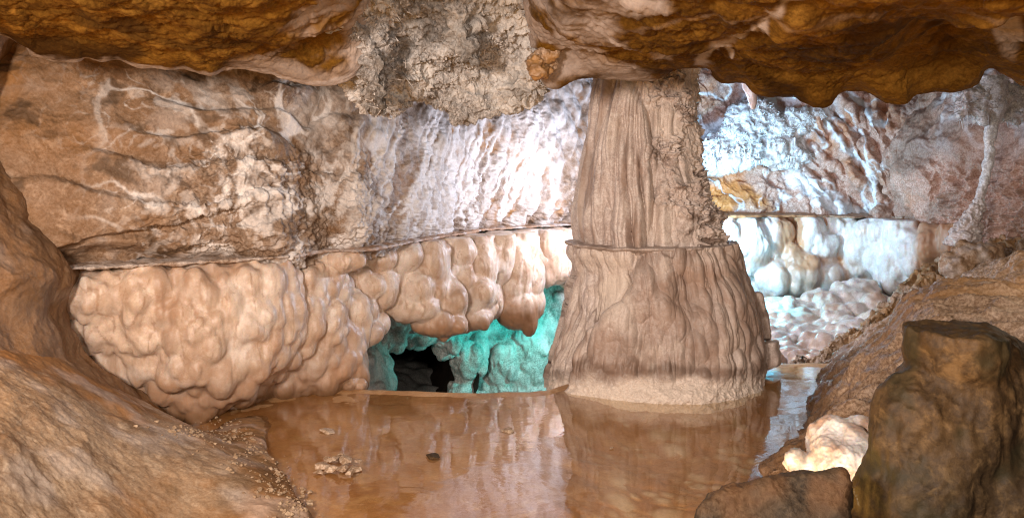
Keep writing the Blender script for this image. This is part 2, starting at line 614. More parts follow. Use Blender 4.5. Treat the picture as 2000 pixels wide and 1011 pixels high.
# ================================================================== STRUCTURE: walls
def build_left_wall():
    xs = [-320, -120, 30, 135, 260, 400, 520, 620, 720, 850, 980, 1110, 1220, 1300, 1345]
    rows = []
    for fy, off in ((-.42, .35), (-.16, .38), (.08, .30), (.26, .18), (.44, .08), (.62, .02), (.80, .0), (.93, .04), (1.03, .16)):
        r = []
        for x in xs:
            ly = poly_y(LEDGE, x)
            y = 60 + (ly - 60) * fy
            yy = ledge_Y(x) + off * (1.6 if x > 700 else 1) + .05
            r.append((x, y, yy))
        rows.append(r)
    V, Q, px, py = loft(rows, 940, 420)
    # large relief
    W = warp(V, .06, 1.6)
    ly = poly_y(LEDGE, px)
    right = sst(540, 880, px + 90 * fbm(V, 1.5, 3, 2))
    d = .10 * fbm(W, 1.1, 3, 901) * (1 - .3 * right)
    # sloping strata
    st = V[:, 2] * 4.2 + V[:, 0] * .55 + 1.1 * fbm(V, .9, 3, 4)
    saw = st - np.floor(st)
    d += (1 - right) * .045 * (sst(0, .75, saw) - sst(.80, 1.0, saw)) * sst(.0, .5, fbm(V, 1.0, 2, 8) + .45)
    # low slab over the ledge recess at the left
    sl = poly_y([(60, 485), (90, 476), (300, 443), (460, 398), (560, 380)], px)
    on = sst(60, 120, px) * (1 - sst(430, 560, px))
    d -= .09 * on * sst(-2, 10, py - sl)
    V = push(V, Q, d)
    crust = sst(.0, .5, fbm(V, 1.1, 3, 22) + .12) * sst(180, 420, px) * sst(150, 260, py)
    crust = np.maximum(crust, sst(420, 560, px) * sst(270, 330, py) * (1 - sst(760, 900, px)) * .9)
    lowband = sst(-110, -40, py - ly) * sst(430, 520, px)
    crust = np.maximum(crust, lowband * .8)
    f1, f2 = worley(warp(V, .03, 9, 70), 15, 3)
    rd = ridged(warp(V, .05, 5), 6.5, 4, 31)
    d2 = .028 * (rd - .7) * (.25 + .75 * crust) * (1 - .55 * right)
    d2 += crust * (.030 * (.55 - f1) + .016 * fbm(V, 34, 3, 41))
    d2 += .010 * fbm(V, 8, 4, 14)
    # draperies: ribs that run down the wall to the right
    s = px + .24 * (py - 330) + 14 * fbm(V, 2.0, 3, 51)
    rib = ridged(np.stack([s / 78.0, py / 620.0 + 4, np.zeros_like(s)], 1), 1.0, 4, 61, gain=.5, sharp=2.2)
    rw = right * (1 - .35 * sst(960, 1080, px))
    d2 += rw * .045 * (rib - .45)
    rr = np.random.RandomState(77)
    run = np.zeros_like(px)
    for k in range(34):
        x = 690 + 440 * rr.rand()
        y = 232 + 40 * rr.rand() - (x - 700) * .08
        pts, wd = [(x, y)], 1.2 + 4.5 * rr.rand() ** 2
        for q in range(9):
            x += -9 * rr.rand() * (1.2 if x < 950 else 1.6) + rr.normal() * 3.5
            y += 14 + 14 * rr.rand()
            pts.append((x, y))
        dd = seg_dist(px, py, pts)
        run = np.maximum(run, (1 - sst(wd * .4, wd * 1.3 + 1.5, dd + 3 * perlin(V * 22, k))) * (.6 + .4 * rr.rand()))
    d2 += run * .012 * right
    d2 += right * sst(850, 1000, px) * .09 * (billow(np.stack([V[:, 0], V[:, 1], V[:, 2] * .6], 1), 2.6, 3, 63) - .5)
    V = push(V, Q, d2)
    # colour patches: calcite crust, veins and streaks
    v1 = ridged(warp(V, .10, 2.5, 80), 2.6, 4, 81, sharp=5)
    v2 = ridged(warp(V, .06, 5, 83), 6.0, 3, 85, sharp=6)
    veins = np.maximum(sst(.62, 1.1, v1) * sst(-.3, .3, fbm(V, 1.2, 2, 84)), .7 * sst(.8, 1.2, v2) * sst(-.2, .3, fbm(V, 1.8, 3, 87))) * (.8 * sst(120, 300, px) + .15)
    streak = np.maximum(run * sst(660, 720, px), .55 * sst(.7, 1.2, rib + .4 * fbm(V, 9, 3, 88)) * sst(650, 760, px))
    spk = .35 * sst(.15, .5, fbm(warp(V, .05, 6), 8, 4, 89)) * sst(150, 320, px) * (1 - .5 * right)
    patch = sst(.05, .35, fbm(warp(V, .15, 3), 3.0, 5, 90)) * .8 * sst(200, 420, px)
    topw = sst(.1, .7, ridged(V, 5, 3, 94) - .3) * .5 * right
    cal = np.clip(veins + streak * .9 + patch * (.35 + .65 * crust) + topw + spk, 0, 1)
    cal = np.where(right > .01, cal * (1 - right) + right * np.clip(streak + .35 * patch + .3 * spk + .3 * topw, 0, 1), cal)
    rust = sst(.0, .45, fbm(warp(V, .1, 3, 99), 2.2, 4, 97)) * (.28 + .6 * sst(700, 900, px))
    rust = np.maximum(rust, .8 * (1 - sst(20, 130, px)) * sst(-.5, .2, fbm(V, 2, 2, 7)))
    rust = np.maximum(rust, .5 * (1 - sst(100, 420, px + 120 * fbm(V, 1.6, 3, 6))) * (.45 + .55 * (1 - sst(240, 380, py))))  # amber lamp cast towards the left is put into the colour
    gr = sst(.22, .65, fbm(warp(V, .06, 6, 3), 4.5, 4, 101)) * .75 * (1 - .8 * right)
    gr = np.maximum(gr, .6 * sst(.25, .6, fbm(np.stack([V[:, 0], V[:, 1], V[:, 2] * 3], 1), 2.2, 4, 103)) * (1 - sst(240, 330, py)) * (1 - right))
    o = obj('cave_wall', V, Q, M['wall'], mask=np.stack([cal, rust * (1 - cal), gr * (1 - cal)], 1))
    return struct(o)


def build_right_wall():
    xs = [1300, 1400, 1500, 1600, 1700, 1780, 1860, 1950, 2060, 2250]
    Ys = [10.7, 10.6, 10.5, 10.3, 10.0, 9.6, 9.0, 8.2, 7.4, 6.4]
    rows = []
    for y, off in ((-120, .9), (20, .6), (130, .35), (230, .15), (320, .05), (390, 0), (436, .05), (520, .25)):
        rows.append([(x, y, Y + off) for x, Y in zip(xs, Ys)])
    V, Q, px, py = loft(rows, 620, 380)
    W = warp(V, .25, .8)
    d = .30 * fbm(W, .7, 3, 201)
    # rounded sloping noses between x 1560 and 1720
    s = (px - 1560) * .9 + (py - 250) * -.55
    lob = billow(np.stack([s / 60, (py + .6 * px) / 190, np.zeros_like(s)], 1), 1.0, 2, 205, gain=.6)
    zone = sst(1540, 1600, px) * (1 - sst(1730, 1790, px))
    d += zone * .42 * (lob - .5)
    # slab edge at right: a pointed flake and smooth grey face
    edgex = px + .2 * (py - 300) + 55 * fbm(V, 1.3, 4, 207)
    d += .22 * sst(1740, 1800, edgex)
    V = push(V, Q, d)
    left = 1 - sst(1560, 1640, px + .5 * (py - 260))
    d2 = .07 * (ridged(warp(V, .1, 2), 2.2, 4, 211) - .6) * (.4 + .6 * left) + .035 * fbm(V, 6, 4, 215)
    d2 += .10 * sst(1850, 1900, px) * sst(300, 360, py) * (ridged(V, 4.5, 3, 217) - .6)
    f1, f2 = worley(warp(V, .06, 4), 5.5, 6)
    d2 += .06 * (.5 - f1) * sst(1550, 1600, px) * (1 - .6 * sst(1750, 1800, px))
    V = push(V, Q, d2)
    v = ridged(warp(V, .2, 1.5, 230), 1.6, 3, 231, sharp=6)
    cal = sst(.6, 1.1, v) * (1 - sst(1720, 1780, px)) * .85
    fro = sst(-.1, .35, fbm(warp(V, .15, 2), 1.7, 4, 235) + .35 * np.exp(-((px - 1480) / 90) ** 2 - ((py - 270) / 60) ** 2) - .1) * left * (1 - sst(330, 360, py))
    ln = seg_dist(px, py, [(1655, 180), (1690, 205), (1715, 250), (1745, 245)])
    ln = np.minimum(ln, seg_dist(px, py, [(1615, 240), (1650, 290), (1700, 330), (1722, 400)]))
    ln = np.minimum(ln, seg_dist(px, py, [(1560, 350), (1610, 385), (1665, 420)]) * .4)
    cal = np.clip(cal + fro + .9 * (1 - sst(3, 9, ln + 5 * fbm(V, 5, 3, 3))), 0, 1)
    cal = np.maximum(cal, .6 * sst(1850, 1880, px) * (1 - sst(230, 330, py)) * sst(-.2, .3, fbm(V, 3, 3, 237)))
    rust = sst(-.05, .4, fbm(V, 1.5, 3, 240)) * (.4 + .5 * left * sst(320, 350, py)) * (1 - .55 * sst(1690, 1800, edgex))
    gr = .55 * sst(1680, 1810, edgex) * sst(-.4, .3, fbm(V, 1.6, 3, 243)) * (1 - sst(1880, 1960, px) * .5)
    return struct(obj('cave_wall', V, Q, M['backwall'], mask=np.stack([cal, rust * (1 - cal), gr * (1 - cal)], 1)))


def build_near_left_wall():
    rows = []
    edge = [(60, -60), (-20, 140), (-25, 260), (20, 370), (55, 450), (120, 528), (108, 590), (128, 645), (165, 705), (240, 770), (320, 850)]
    for k, (ex, ey) in enumerate(edge):
        rows.append([(ex - 700, ey, 3.0), (ex - 420, ey, 3.3), (ex - 220, ey, 3.6), (ex - 110, ey, 3.85), (ex - 40, ey, 4.08 + .1 * max(0, k - 7)), (ex, ey, 4.34 + .1 * max(0, k - 6)),
                     (ex + 12, ey, 4.6 + .1 * max(0, k - 6)), (ex + 90, ey, 5.0 + .05 * k)])
    rows = [[(x + 14, y, Y) for x, y, Y in r] for r in rows]
    V, Q, px, py = loft(rows, 330, 480)
    d = .07 * fbm(warp(V, .15, 1.5), 1.5, 3, 301) + .012 * (ridged(V, 3, 3, 303) - .6) + .010 * fbm(V, 9, 4, 305)
    V = push(V, Q, d)
    gr = sst(.1, .6, fbm(V, 2.2, 3, 308)) * .55
    cal = .25 * sst(.3, .7, fbm(V, 3, 3, 309))
    return struct(obj('cave_wall', V, Q, M['wall'], mask=np.stack([cal * .6, .5 + 0 * gr, .25 + .5 * gr], 1)))


# ================================================================== ceiling
def lip_rows(lip, lipY, rise=()):
    rows = []
    ceil = np.array([CAMZ - (y - HZ) / F * Y for (x, y), Y in zip(lip, lipY)])
    xx = np.array([p[0] for p in lip], float)
    wt = np.exp(-((xx[:, None] - xx[None]) / 260.0) ** 2)
    ceil = (wt @ ceil) / wt.sum(1)
    if rise:
        ceil = ceil + np.interp(xx, [a for a, _ in rise], [c for _, c in rise])
    fr = [(.26, .12), (.42, .11), (.58, .08), (.72, .05), (.84, .02), (.92, .0)]
    for f, up in fr:
        r = []
        for (x, y), Y, z in zip(lip, lipY, ceil):
            yy = Y * f
            zz = max(z, 2.08) + up + .02
            r.append((x, HZ - (zz - CAMZ) / yy * F, yy))
        rows.append(r)
    rows.append([(x, y - 6, Y - .12) for (x, y), Y in zip(lip, lipY)])
    rows.append([(x, y, Y) for (x, y), Y in zip(lip, lipY)])
    rows.append([(x, y - 10, Y + .13) for (x, y), Y in zip(lip, lipY)])
    rows.append([(x, y - 60, Y + .25) for (x, y), Y in zip(lip, lipY)])
    rows.append([(x, y - 190, Y + .35) for (x, y), Y in zip(lip, lipY)])
    return rows


def build_left_overhang():
    lip = [(-420, 40), (-250, 48), (-100, 60), (0, 68), (50, 94), (70, 112), (143, 121), (168, 115), (198, 121), (232, 118), (277, 131), (356, 138), (411, 147),
           (440, 136), (470, 134), (530, 146), (580, 160), (640, 165), (690, 150), (735, 100), (770, 40), (840, -90)]
    lipY = [3.3, 3.45, 3.6, 3.7, 3.75, 3.8, 3.85, 3.87, 3.9, 3.92, 3.95, 4.02, 4.08, 4.12, 4.15, 4.2, 4.25, 4.3, 4.32, 4.3, 4.25, 4.2]
    V, Q, px, py = loft(lip_rows(lip, lipY, [(560, 0), (690, .05), (735, .18), (770, .38), (840, .8)]), 760, 520, flip=True)
    d = .05 * fbm(warp(V, .2, 1.2), 1.25, 3, 401)
    V0 = V
    edge = poly_y(lip, px) - py
    d = d * sst(4, 40, edge)
    # hollows that run with the bedding
    bed = V[:, 1] * 3.1 + V[:, 0] * .5 + .7 * fbm(V, 1.1, 3, 404)
    d += .012 * np.abs(perlin(np.stack([bed, V[:, 0] * .7, V[:, 2]], 1), 405)) * sst(4, 40, edge)
    d += .010 * (ridged(V, 4, 3, 407) - .6) + .006 * fbm(V, 12, 4, 409)
    p1, p2 = worley(warp(V, .10, 2), 2.6, 33)
    d += .035 * (p1 - .5) * sst(4, 40, edge)
    p1, p2 = worley(warp(V, .05, 4), 7, 31)
    d += (.016 * np.clip(p1 - .35, 0, .6) + .020 * fbm(V, 5, 5, 413) + .012 * (ridged(warp(V, .05, 4), 9, 3, 414) - .6)) * sst(4, 30, edge)
    V = push(V, Q, d)
    rim = .7 * (1 - sst(1, 7, edge + 5 * fbm(V0, 9, 3, 412))) * sst(-60, 0, edge + 30)  # pale edge painted for back light catching the lip, with whitish crust
    pale = sst(430, 470, px) * (1 - sst(14, 34, edge + 10 * fbm(V0, 6, 3, 417))) * .4
    pale2 = sst(-.3, .4, fbm(V, 3, 5, 415) + .005 * (px - 660))
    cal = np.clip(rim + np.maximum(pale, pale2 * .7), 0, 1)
    gr = sst(.05, .55, fbm(warp(V, .2, 1.5), 1.8, 4, 420)) * .75
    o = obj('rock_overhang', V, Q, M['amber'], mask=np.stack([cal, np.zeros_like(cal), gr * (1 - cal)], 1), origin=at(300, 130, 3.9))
    tag(o, 'dark amber rock overhang with a thin pale rim, across the upper left of the cave', 'rock overhang')


def build_right_overhang():
    lip = [(960, -60), (1035, 90), (1058, 158), (1090, 172), (1130, 156), (1200, 154), (1260, 160), (1300, 150), (1340, 127), (1374, 131), (1409, 163), (1453, 163), (1483, 186),
           (1547, 191), (1597, 210), (1622, 203), (1646, 179), (1686, 181), (1735, 200), (1770, 203), (1795, 187), (1869, 183), (1914, 168), (1933, 139),
           (1960, 150), (2000, 166), (2080, 170), (2200, 160), (2400, 150)]
    lipY = list(np.interp([p[0] for p in lip], [1030, 1300, 1600, 1900, 2400], [4.7, 4.6, 4.3, 4.0, 3.4]))
    V, Q, px, py = loft(lip_rows(lip, lipY, [(960, .8), (1035, .35), (1058, .15), (1100, .04), (1180, 0)]), 820, 520, flip=True)
    edge = poly_y(lip, px) - py
    k = sst(3, 40, edge)
    d = .055 * fbm(warp(V, .2, 1.2), 1.4, 3, 451) * k
    # upper tier at right and a hollow with upright streaks
    hol = np.exp(-((px - 1830) / 95) ** 2 - ((py - 95) / 62) ** 2)
    d -= -.10 * hol
    d += .02 * np.abs(perlin(np.stack([V[:, 0] * 2.2, V[:, 1] * 3.5 + fbm(V, 1.5, 2, 4), V[:, 2]], 1), 455)) * k
    fis = seg_dist(px, py, [(1370, 125), (1400, 88), (1470, 62), (1500, 25), (1540, -10), (1600, -60)])
    d -= -.03 * np.exp(-(fis / 26) ** 2)
    step = poly_y([(1040, 95), (1390, 92), (1700, 95), (1740, 70), (1900, 30), (2000, 10)], px)
    d -= .05 * sst(-8, 8, step - py) * k
    d += .010 * (ridged(V, 4.5, 3, 457) - .6) + .006 * fbm(V, 12, 4, 459)
    p1, p2 = worley(warp(V, .10, 2), 2.4, 37)
    d += .045 * (p1 - .5) * k
    p1, p2 = worley(warp(V, .05, 4), 7, 31)
    d += (.014 * np.clip(p1 - .35, 0, .6) + .020 * fbm(V, 5, 5, 413) + .012 * (ridged(warp(V, .05, 4), 9, 3, 414) - .6)) * k
    V = push(V, Q, d)
    cal = .7 * (1 - sst(2, 16, fis + 14 * fbm(V, 7, 3, 463)))
    br = np.minimum(seg_dist(px, py, [(1400, 90), (1385, 118)]), seg_dist(px, py, [(1405, 92), (1428, 116)]))
    cal = np.maximum(cal, .8 * (1 - sst(2, 6, br)))
    cal = np.maximum(cal, .7 * sst(-.3, .4, fbm(V, 3, 5, 465) + .005 * (1170 - px)))
    hz = poly_y([(1040, 60), (1200, 40), (1400, 20), (1700, 14), (2000, 8)], px)
    cal = np.maximum(cal, .12 * (1 - sst(1, 4, np.abs(py - hz + 12 * fbm(V, 3, 3, 468)))))
    rr = np.hypot((px - 1970) / 34, (py - 75) / 45)
    cal = np.maximum(cal, .6 * (1 - sst(.7, 1.1, rr)))
    gr = sst(.1, .55, fbm(warp(V, .2, 1.5), 2.0, 4, 470)) * .6
    gr = np.maximum(gr, .75 * hol * sst(-.3, .2, fbm(np.stack([V[:, 0] * 9, V[:, 1] * 1.5, V[:, 2] * 2], 1), 1, 3, 472)))
    o = obj('rock_overhang', V, Q, M['amber'], mask=np.stack([cal, np.zeros_like(cal), gr * (1 - cal)], 1), origin=at(1600, 190, 4.3))
    tag(o, 'brown rock overhang with a scalloped lower edge and pale crystal seam, above the stone column', 'rock overhang')


def tubes(paths, radii, sides=5):
    VV, QQ, n = [], [], 0
    a = np.linspace(0, 2 * np.pi, sides, endpoint=False)
    for p, r in zip(paths, radii):
        p = np.asarray(p, float)
        t = np.gradient(p, axis=0)
        t /= np.linalg.norm(t, axis=1, keepdims=True) + 1e-9
        up = np.array([0.3, 0.2, 1.0]) if abs(t[0, 2]) < .8 else np.array([1.0, .2, 0])
        u = np.cross(t, up)
        u /= np.linalg.norm(u, axis=1, keepdims=True) + 1e-9
        w = np.cross(t, u)
        r = np.asarray(r, float)
        ring = p[:, None] + r[:, None, None] * (np.cos(a)[None, :, None] * u[:, None] + np.sin(a)[None, :, None] * w[:, None])
        m = len(p)
        VV.append(ring.reshape(-1, 3))
        QQ.append(grid_q(m, sides, wrap=True) + n)
        n += m * sides
    return np.concatenate(VV), np.concatenate(QQ)


def spray(V, N, n, length, rad, seed, bend=.6, seg=4, down=0.0):
    r = np.random.RandomState(seed)
    idx = r.choice(len(V), n)
    P, R = [], []
    for i in idx:
        L = length * (.4 + r.rand() ** 2 * 1.2)
        d = N[i] + r.normal(size=3) * .7 + np.array([0, 0, -down])
        d /= np.linalg.norm(d)
        b = r.normal(size=3) * bend
        t = np.linspace(0, 1, seg)[:, None]
        P.append(V[i] - N[i] * .004 + d * t * L + b * t * t * L * .6)
        R.append(rad * (.6 + .7 * r.rand()) * np.linspace(1, .12, seg))
    return tubes(P, R)


def build_boss():
    lip = [(610, 60), (635, 120), (652, 160), (684, 201), (720, 216), (763, 223), (800, 214), (850, 212), (897, 222), (942, 228), (976, 218), (1031, 203), (1058, 190), (1080, 150), (1100, 90)]
    lipY = [4.55, 4.6, 4.65, 4.7, 4.75, 4.8, 4.9, 5.0, 5.05, 5.1, 5.1, 5.05, 5.0, 4.95, 4.9]
    rows = []
    for k, (f, dy) in enumerate(((.62, 0), (.72, 0), (.80, 0), (.87, 0), (.92, 0), (.965, -14), (1.0, 0), (1.03, -12), (1.06, -60), (1.08, -160))):
        r = []
        for (x, y), Y in zip(lip, lipY):
            if k < 5:
                top = (-330, -120, -25, 70, 140)[k]
                yy = min(top, y - 25 * (5 - k) * .6) if y < 180 else top
                r.append((x, yy, Y * f))
            else:
                r.append((x, y + dy, Y * f))
        rows.append(r)
    V, Q, px, py = loft(rows, 480, 420, flip=True)
    base = at(860, 220, 5.0)
    root = thing('crystal_boss', 'rough grey boss of frosty crystal crust hanging from the ceiling between the two overhangs', 'crystal crust', base)
    d = .13 * fbm(warp(V, .15, 1.8), 1.9, 3, 501)
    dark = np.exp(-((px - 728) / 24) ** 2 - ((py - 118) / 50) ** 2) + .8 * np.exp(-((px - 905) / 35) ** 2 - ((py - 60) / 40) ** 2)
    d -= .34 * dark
    V = push(V, Q, d)
    f1, f2 = worley(warp(V, .04, 8, 9), 11, 11)
    d = .06 * (.55 - f1) + .045 * (ridged(warp(V, .04, 6), 8, 4, 507) - .6) + .02 * fbm(V, 30, 3, 511)
    V = push(V, Q, d)
    cal = sst(-.15, .45, fbm(warp(V, .1, 3), 3.2, 4, 515)) * .8
    gr = sst(.1, .5, fbm(V, 2.5, 3, 518)) * .5
    gr = np.maximum(gr, .8 * np.clip(dark, 0, 1))  # hollows also darkened in the colour, as shadow gaps
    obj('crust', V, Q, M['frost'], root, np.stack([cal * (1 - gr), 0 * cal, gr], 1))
    N = vnormals(V, Q)
    ok = (py > -60) & (py < 225) & (px > 660) & (px < 1060) & (perlin(V * 3.5, 77) > -.12)
    T, TQ = spray(V[ok], N[ok], 2000, .032, .0055, 5, bend=.9, seg=5)
    h = obj('helictite', T, TQ, M['helictite'], root)
    h['kind'] = 'stuff'
    # rusty rubble nose beside the boss
    b = []
    r = np.random.RandomState(3)
    for k in range(26):
        t = r.rand()
        b.append(ell(1100 - 48 * t + r.normal() * 10, 55 + 85 * t + r.normal() * 8, 4.35 + .1 * r.rand(), 9 + 9 * r.rand(), 8 + 9 * r.rand()))
    V, Q = blobs_mesh(b, .008, .01)
    V = push(V, Q, .02 * (ridged(V, 14, 3, 520) - .6) + .008 * fbm(V, 40, 2, 3))
    o = obj('rubble_nose', V, Q, M['slope'], mask=np.stack([0 * V[:, 0], sst(-.3, .3, fbm(V, 9, 3, 1)), .6 * sst(.1, .5, fbm(V, 14, 3, 2))], 1), origin=at(1075, 100, 4.4))
    tag(o, 'knobbly rusty orange rock nose sticking out of the ceiling right of the frosty boss', 'rock')


# ================================================================== left flowstone
def flow_detail(V, Q, amp=.006, seed=600, cell=10, camp=.010):
    S = np.stack([V[:, 0], V[:, 1], V[:, 2] * .22], 1)
    d = amp * (fbm(S, 26, 3, seed) + .7 * (billow(S, 12, 2, seed + 3) - .5)) + camp * (billow(np.stack([V[:, 0], V[:, 1], V[:, 2] * .6], 1), cell, 2, seed + 6) - .55)
    return push(V, Q, d)


def flow_mask(V, seed, foot=.28, low=.0):
    S = np.stack([V[:, 0], V[:, 1], V[:, 2] * .25], 1)
    rust = sst(.05, .55, fbm(S, 5, 4, seed)) * .55
    rust = np.maximum(rust, .7 * (1 - sst(foot * .6, foot * 1.6, V[:, 2] + .08 * fbm(V, 5, 3, seed + 4))))
    hair = sst(.80, .97, ridged(S, 9, 2, seed + 12, sharp=5)) * .5
    rust = np.maximum(rust, hair)
    rust = np.maximum(rust, .3 * sst(.05, .5, fbm(warp(V, .05, 5), 7, 3, seed + 14)))
    cal = sst(.0, .5, fbm(V, 3.4, 4, seed + 8)) * .8
    gr = .85 * (1 - sst(low, low + .16, V[:, 2] + .05 * fbm(V, 9, 3, seed + 2)))
    return np.stack([cal * (1 - rust) * (1 - gr), rust, gr], 1)


def build_left_flowstone():
    root = thing('flowstone_cascade', 'cream flowstone cascade of bulging lobes tapering down to the mud bank, under a shelf', 'flowstone', at(400, 825, 4.95))
    b = []
    big = [(185, 575, 4.62, 62, 50), (280, 570, 4.75, 75, 60), (380, 565, 4.9, 80, 60), (470, 555, 5.02, 75, 55), (535, 560, 5.15, 52, 62),
           (200, 640, 4.75, 60, 45), (290, 640, 4.8, 70, 60), (390, 630, 4.86, 85, 65), (480, 620, 5.0, 75, 60), (540, 625, 5.1, 45, 70),
           (300, 705, 4.9, 65, 45), (390, 700, 4.88, 80, 55), (470, 690, 4.98, 70, 52), (530, 680, 5.2, 50, 50),
           (215, 690, 4.85, 55, 40), (262, 728, 4.9, 50, 36), (360, 755, 4.95, 55, 35), (440, 745, 5.0, 60, 40), (390, 790, 4.97, 38, 40), (345, 770, 5.0, 38, 40), (420, 785, 5.05, 30, 22),
           (600, 560, 5.45, 48, 60), (640, 570, 5.6, 36, 70), (590, 625, 5.35, 40, 70), (640, 640, 5.5, 35, 50), (580, 690, 5.5, 45, 55),
           (620, 700, 5.55, 50, 42), (672, 700, 5.65, 36, 48), (560, 740, 5.55, 55, 35), (635, 740, 5.65, 50, 34), (680, 745, 5.72, 28, 32), (500, 755, 5.5, 50, 30)]
    for x, y, Y, rx, ry in big:
        b.append(ell(x, y, Y + .12, rx, ry, rx))
    for x, y, Y, rx, ry in [(330, 590, 5.25, 200, 85), (420, 650, 5.35, 160, 120), (600, 640, 5.9, 120, 120), (420, 720, 5.35, 110, 70), (300, 745, 5.25, 120, 60), (230, 690, 5.1, 80, 60), (345, 800, 5.25, 90, 50), (600, 720, 5.95, 100, 60)]:
        b.append(ell(x, y, Y, rx, ry, rx * .55))
    V, Q = blobs_mesh(b, .0095, .075, bulbs=400, rb=(.030, .105), stretch=1.3, seed=14, sink=.34, k2=.030, soft=True)
    V = flow_detail(V, Q, .004, 610, cell=9, camp=.006)
    # level top under the shelf
    top = LEDGE_Z - .01
    V[:, 2] = np.where(V[:, 2] > top, top + .02 * (1 - np.exp(-(V[:, 2] - top) / .02)) * .2, V[:, 2])
    obj('lobes', V, Q, M['cream'], root, flow_mask(V, 620, .33, .0))
    # rim of the old water line: thin shelf along the top
    xs = [90, 135, 210, 300, 400, 500, 560, 585]
    ys = [530, 528, 524, 519, 514, 508, 503, 496]
    rows = []
    for dY, dz in ((.66, .012), (.34, .012), (.10, .010), (.045, .004), (.045, -.006), (.09, -.014), (.34, -.02)):
        r = []
        for x, y in zip(xs, ys):
            Y = (CAMZ - LEDGE_Z) * F / (y - HZ) + .03 + dY
            p = at(x, y, (CAMZ - LEDGE_Z) * F / (y - HZ) + .03)
            p = p * 1.0
            sc = Y / p.y
            wx = p.x * (1 + (sc - 1) * .8)
            r.append((CX + wx / Y * F, HZ + (CAMZ - LEDGE_Z - dz) / Y * F, Y))
        rows.append(r)
    V, Q, px, py = loft(rows, 420, 90)
    V = push(V, Q, .011 * fbm(V, 12, 4, 640)) + np.stack([0 * px, .05 * fbm(np.stack([px / 50, 0 * px, 0 * px], 1), 1, 4, 6), 0 * px], 1)
    obj('shelf', V, Q, M['shelf'], root, np.stack([.5 * sst(-.2, .4, fbm(V, 6, 3, 4)), 0 * px, 0 * px], 1))
    # waterline knobs along its foot
    r = np.random.RandomState(5)
    b = []
    for k in range(58):
        t = k / 57
        x = 455 + 250 * t
        y = poly_y([(455, 800), (520, 775), (580, 768), (705, 760)], x)
        Y = CAMZ * F / (y - HZ)
        rr = 7 + 8 * r.rand()
        b.append(ell(x + r.normal() * 2, y - 6 - 8 * r.rand(), Y + .03 * r.rand(), rr, rr * 1.1))
    V, Q = blobs_mesh(b, .007, .012)
    V = push(V, Q, .008 * fbm(V, 22, 3, 650))
    obj('foot_knobs', V, Q, M['cream'], root, np.stack([0 * V[:, 0], .55 + 0 * V[:, 0], .75 * sst(-.4, .2, fbm(V, 8, 3, 651))], 1))


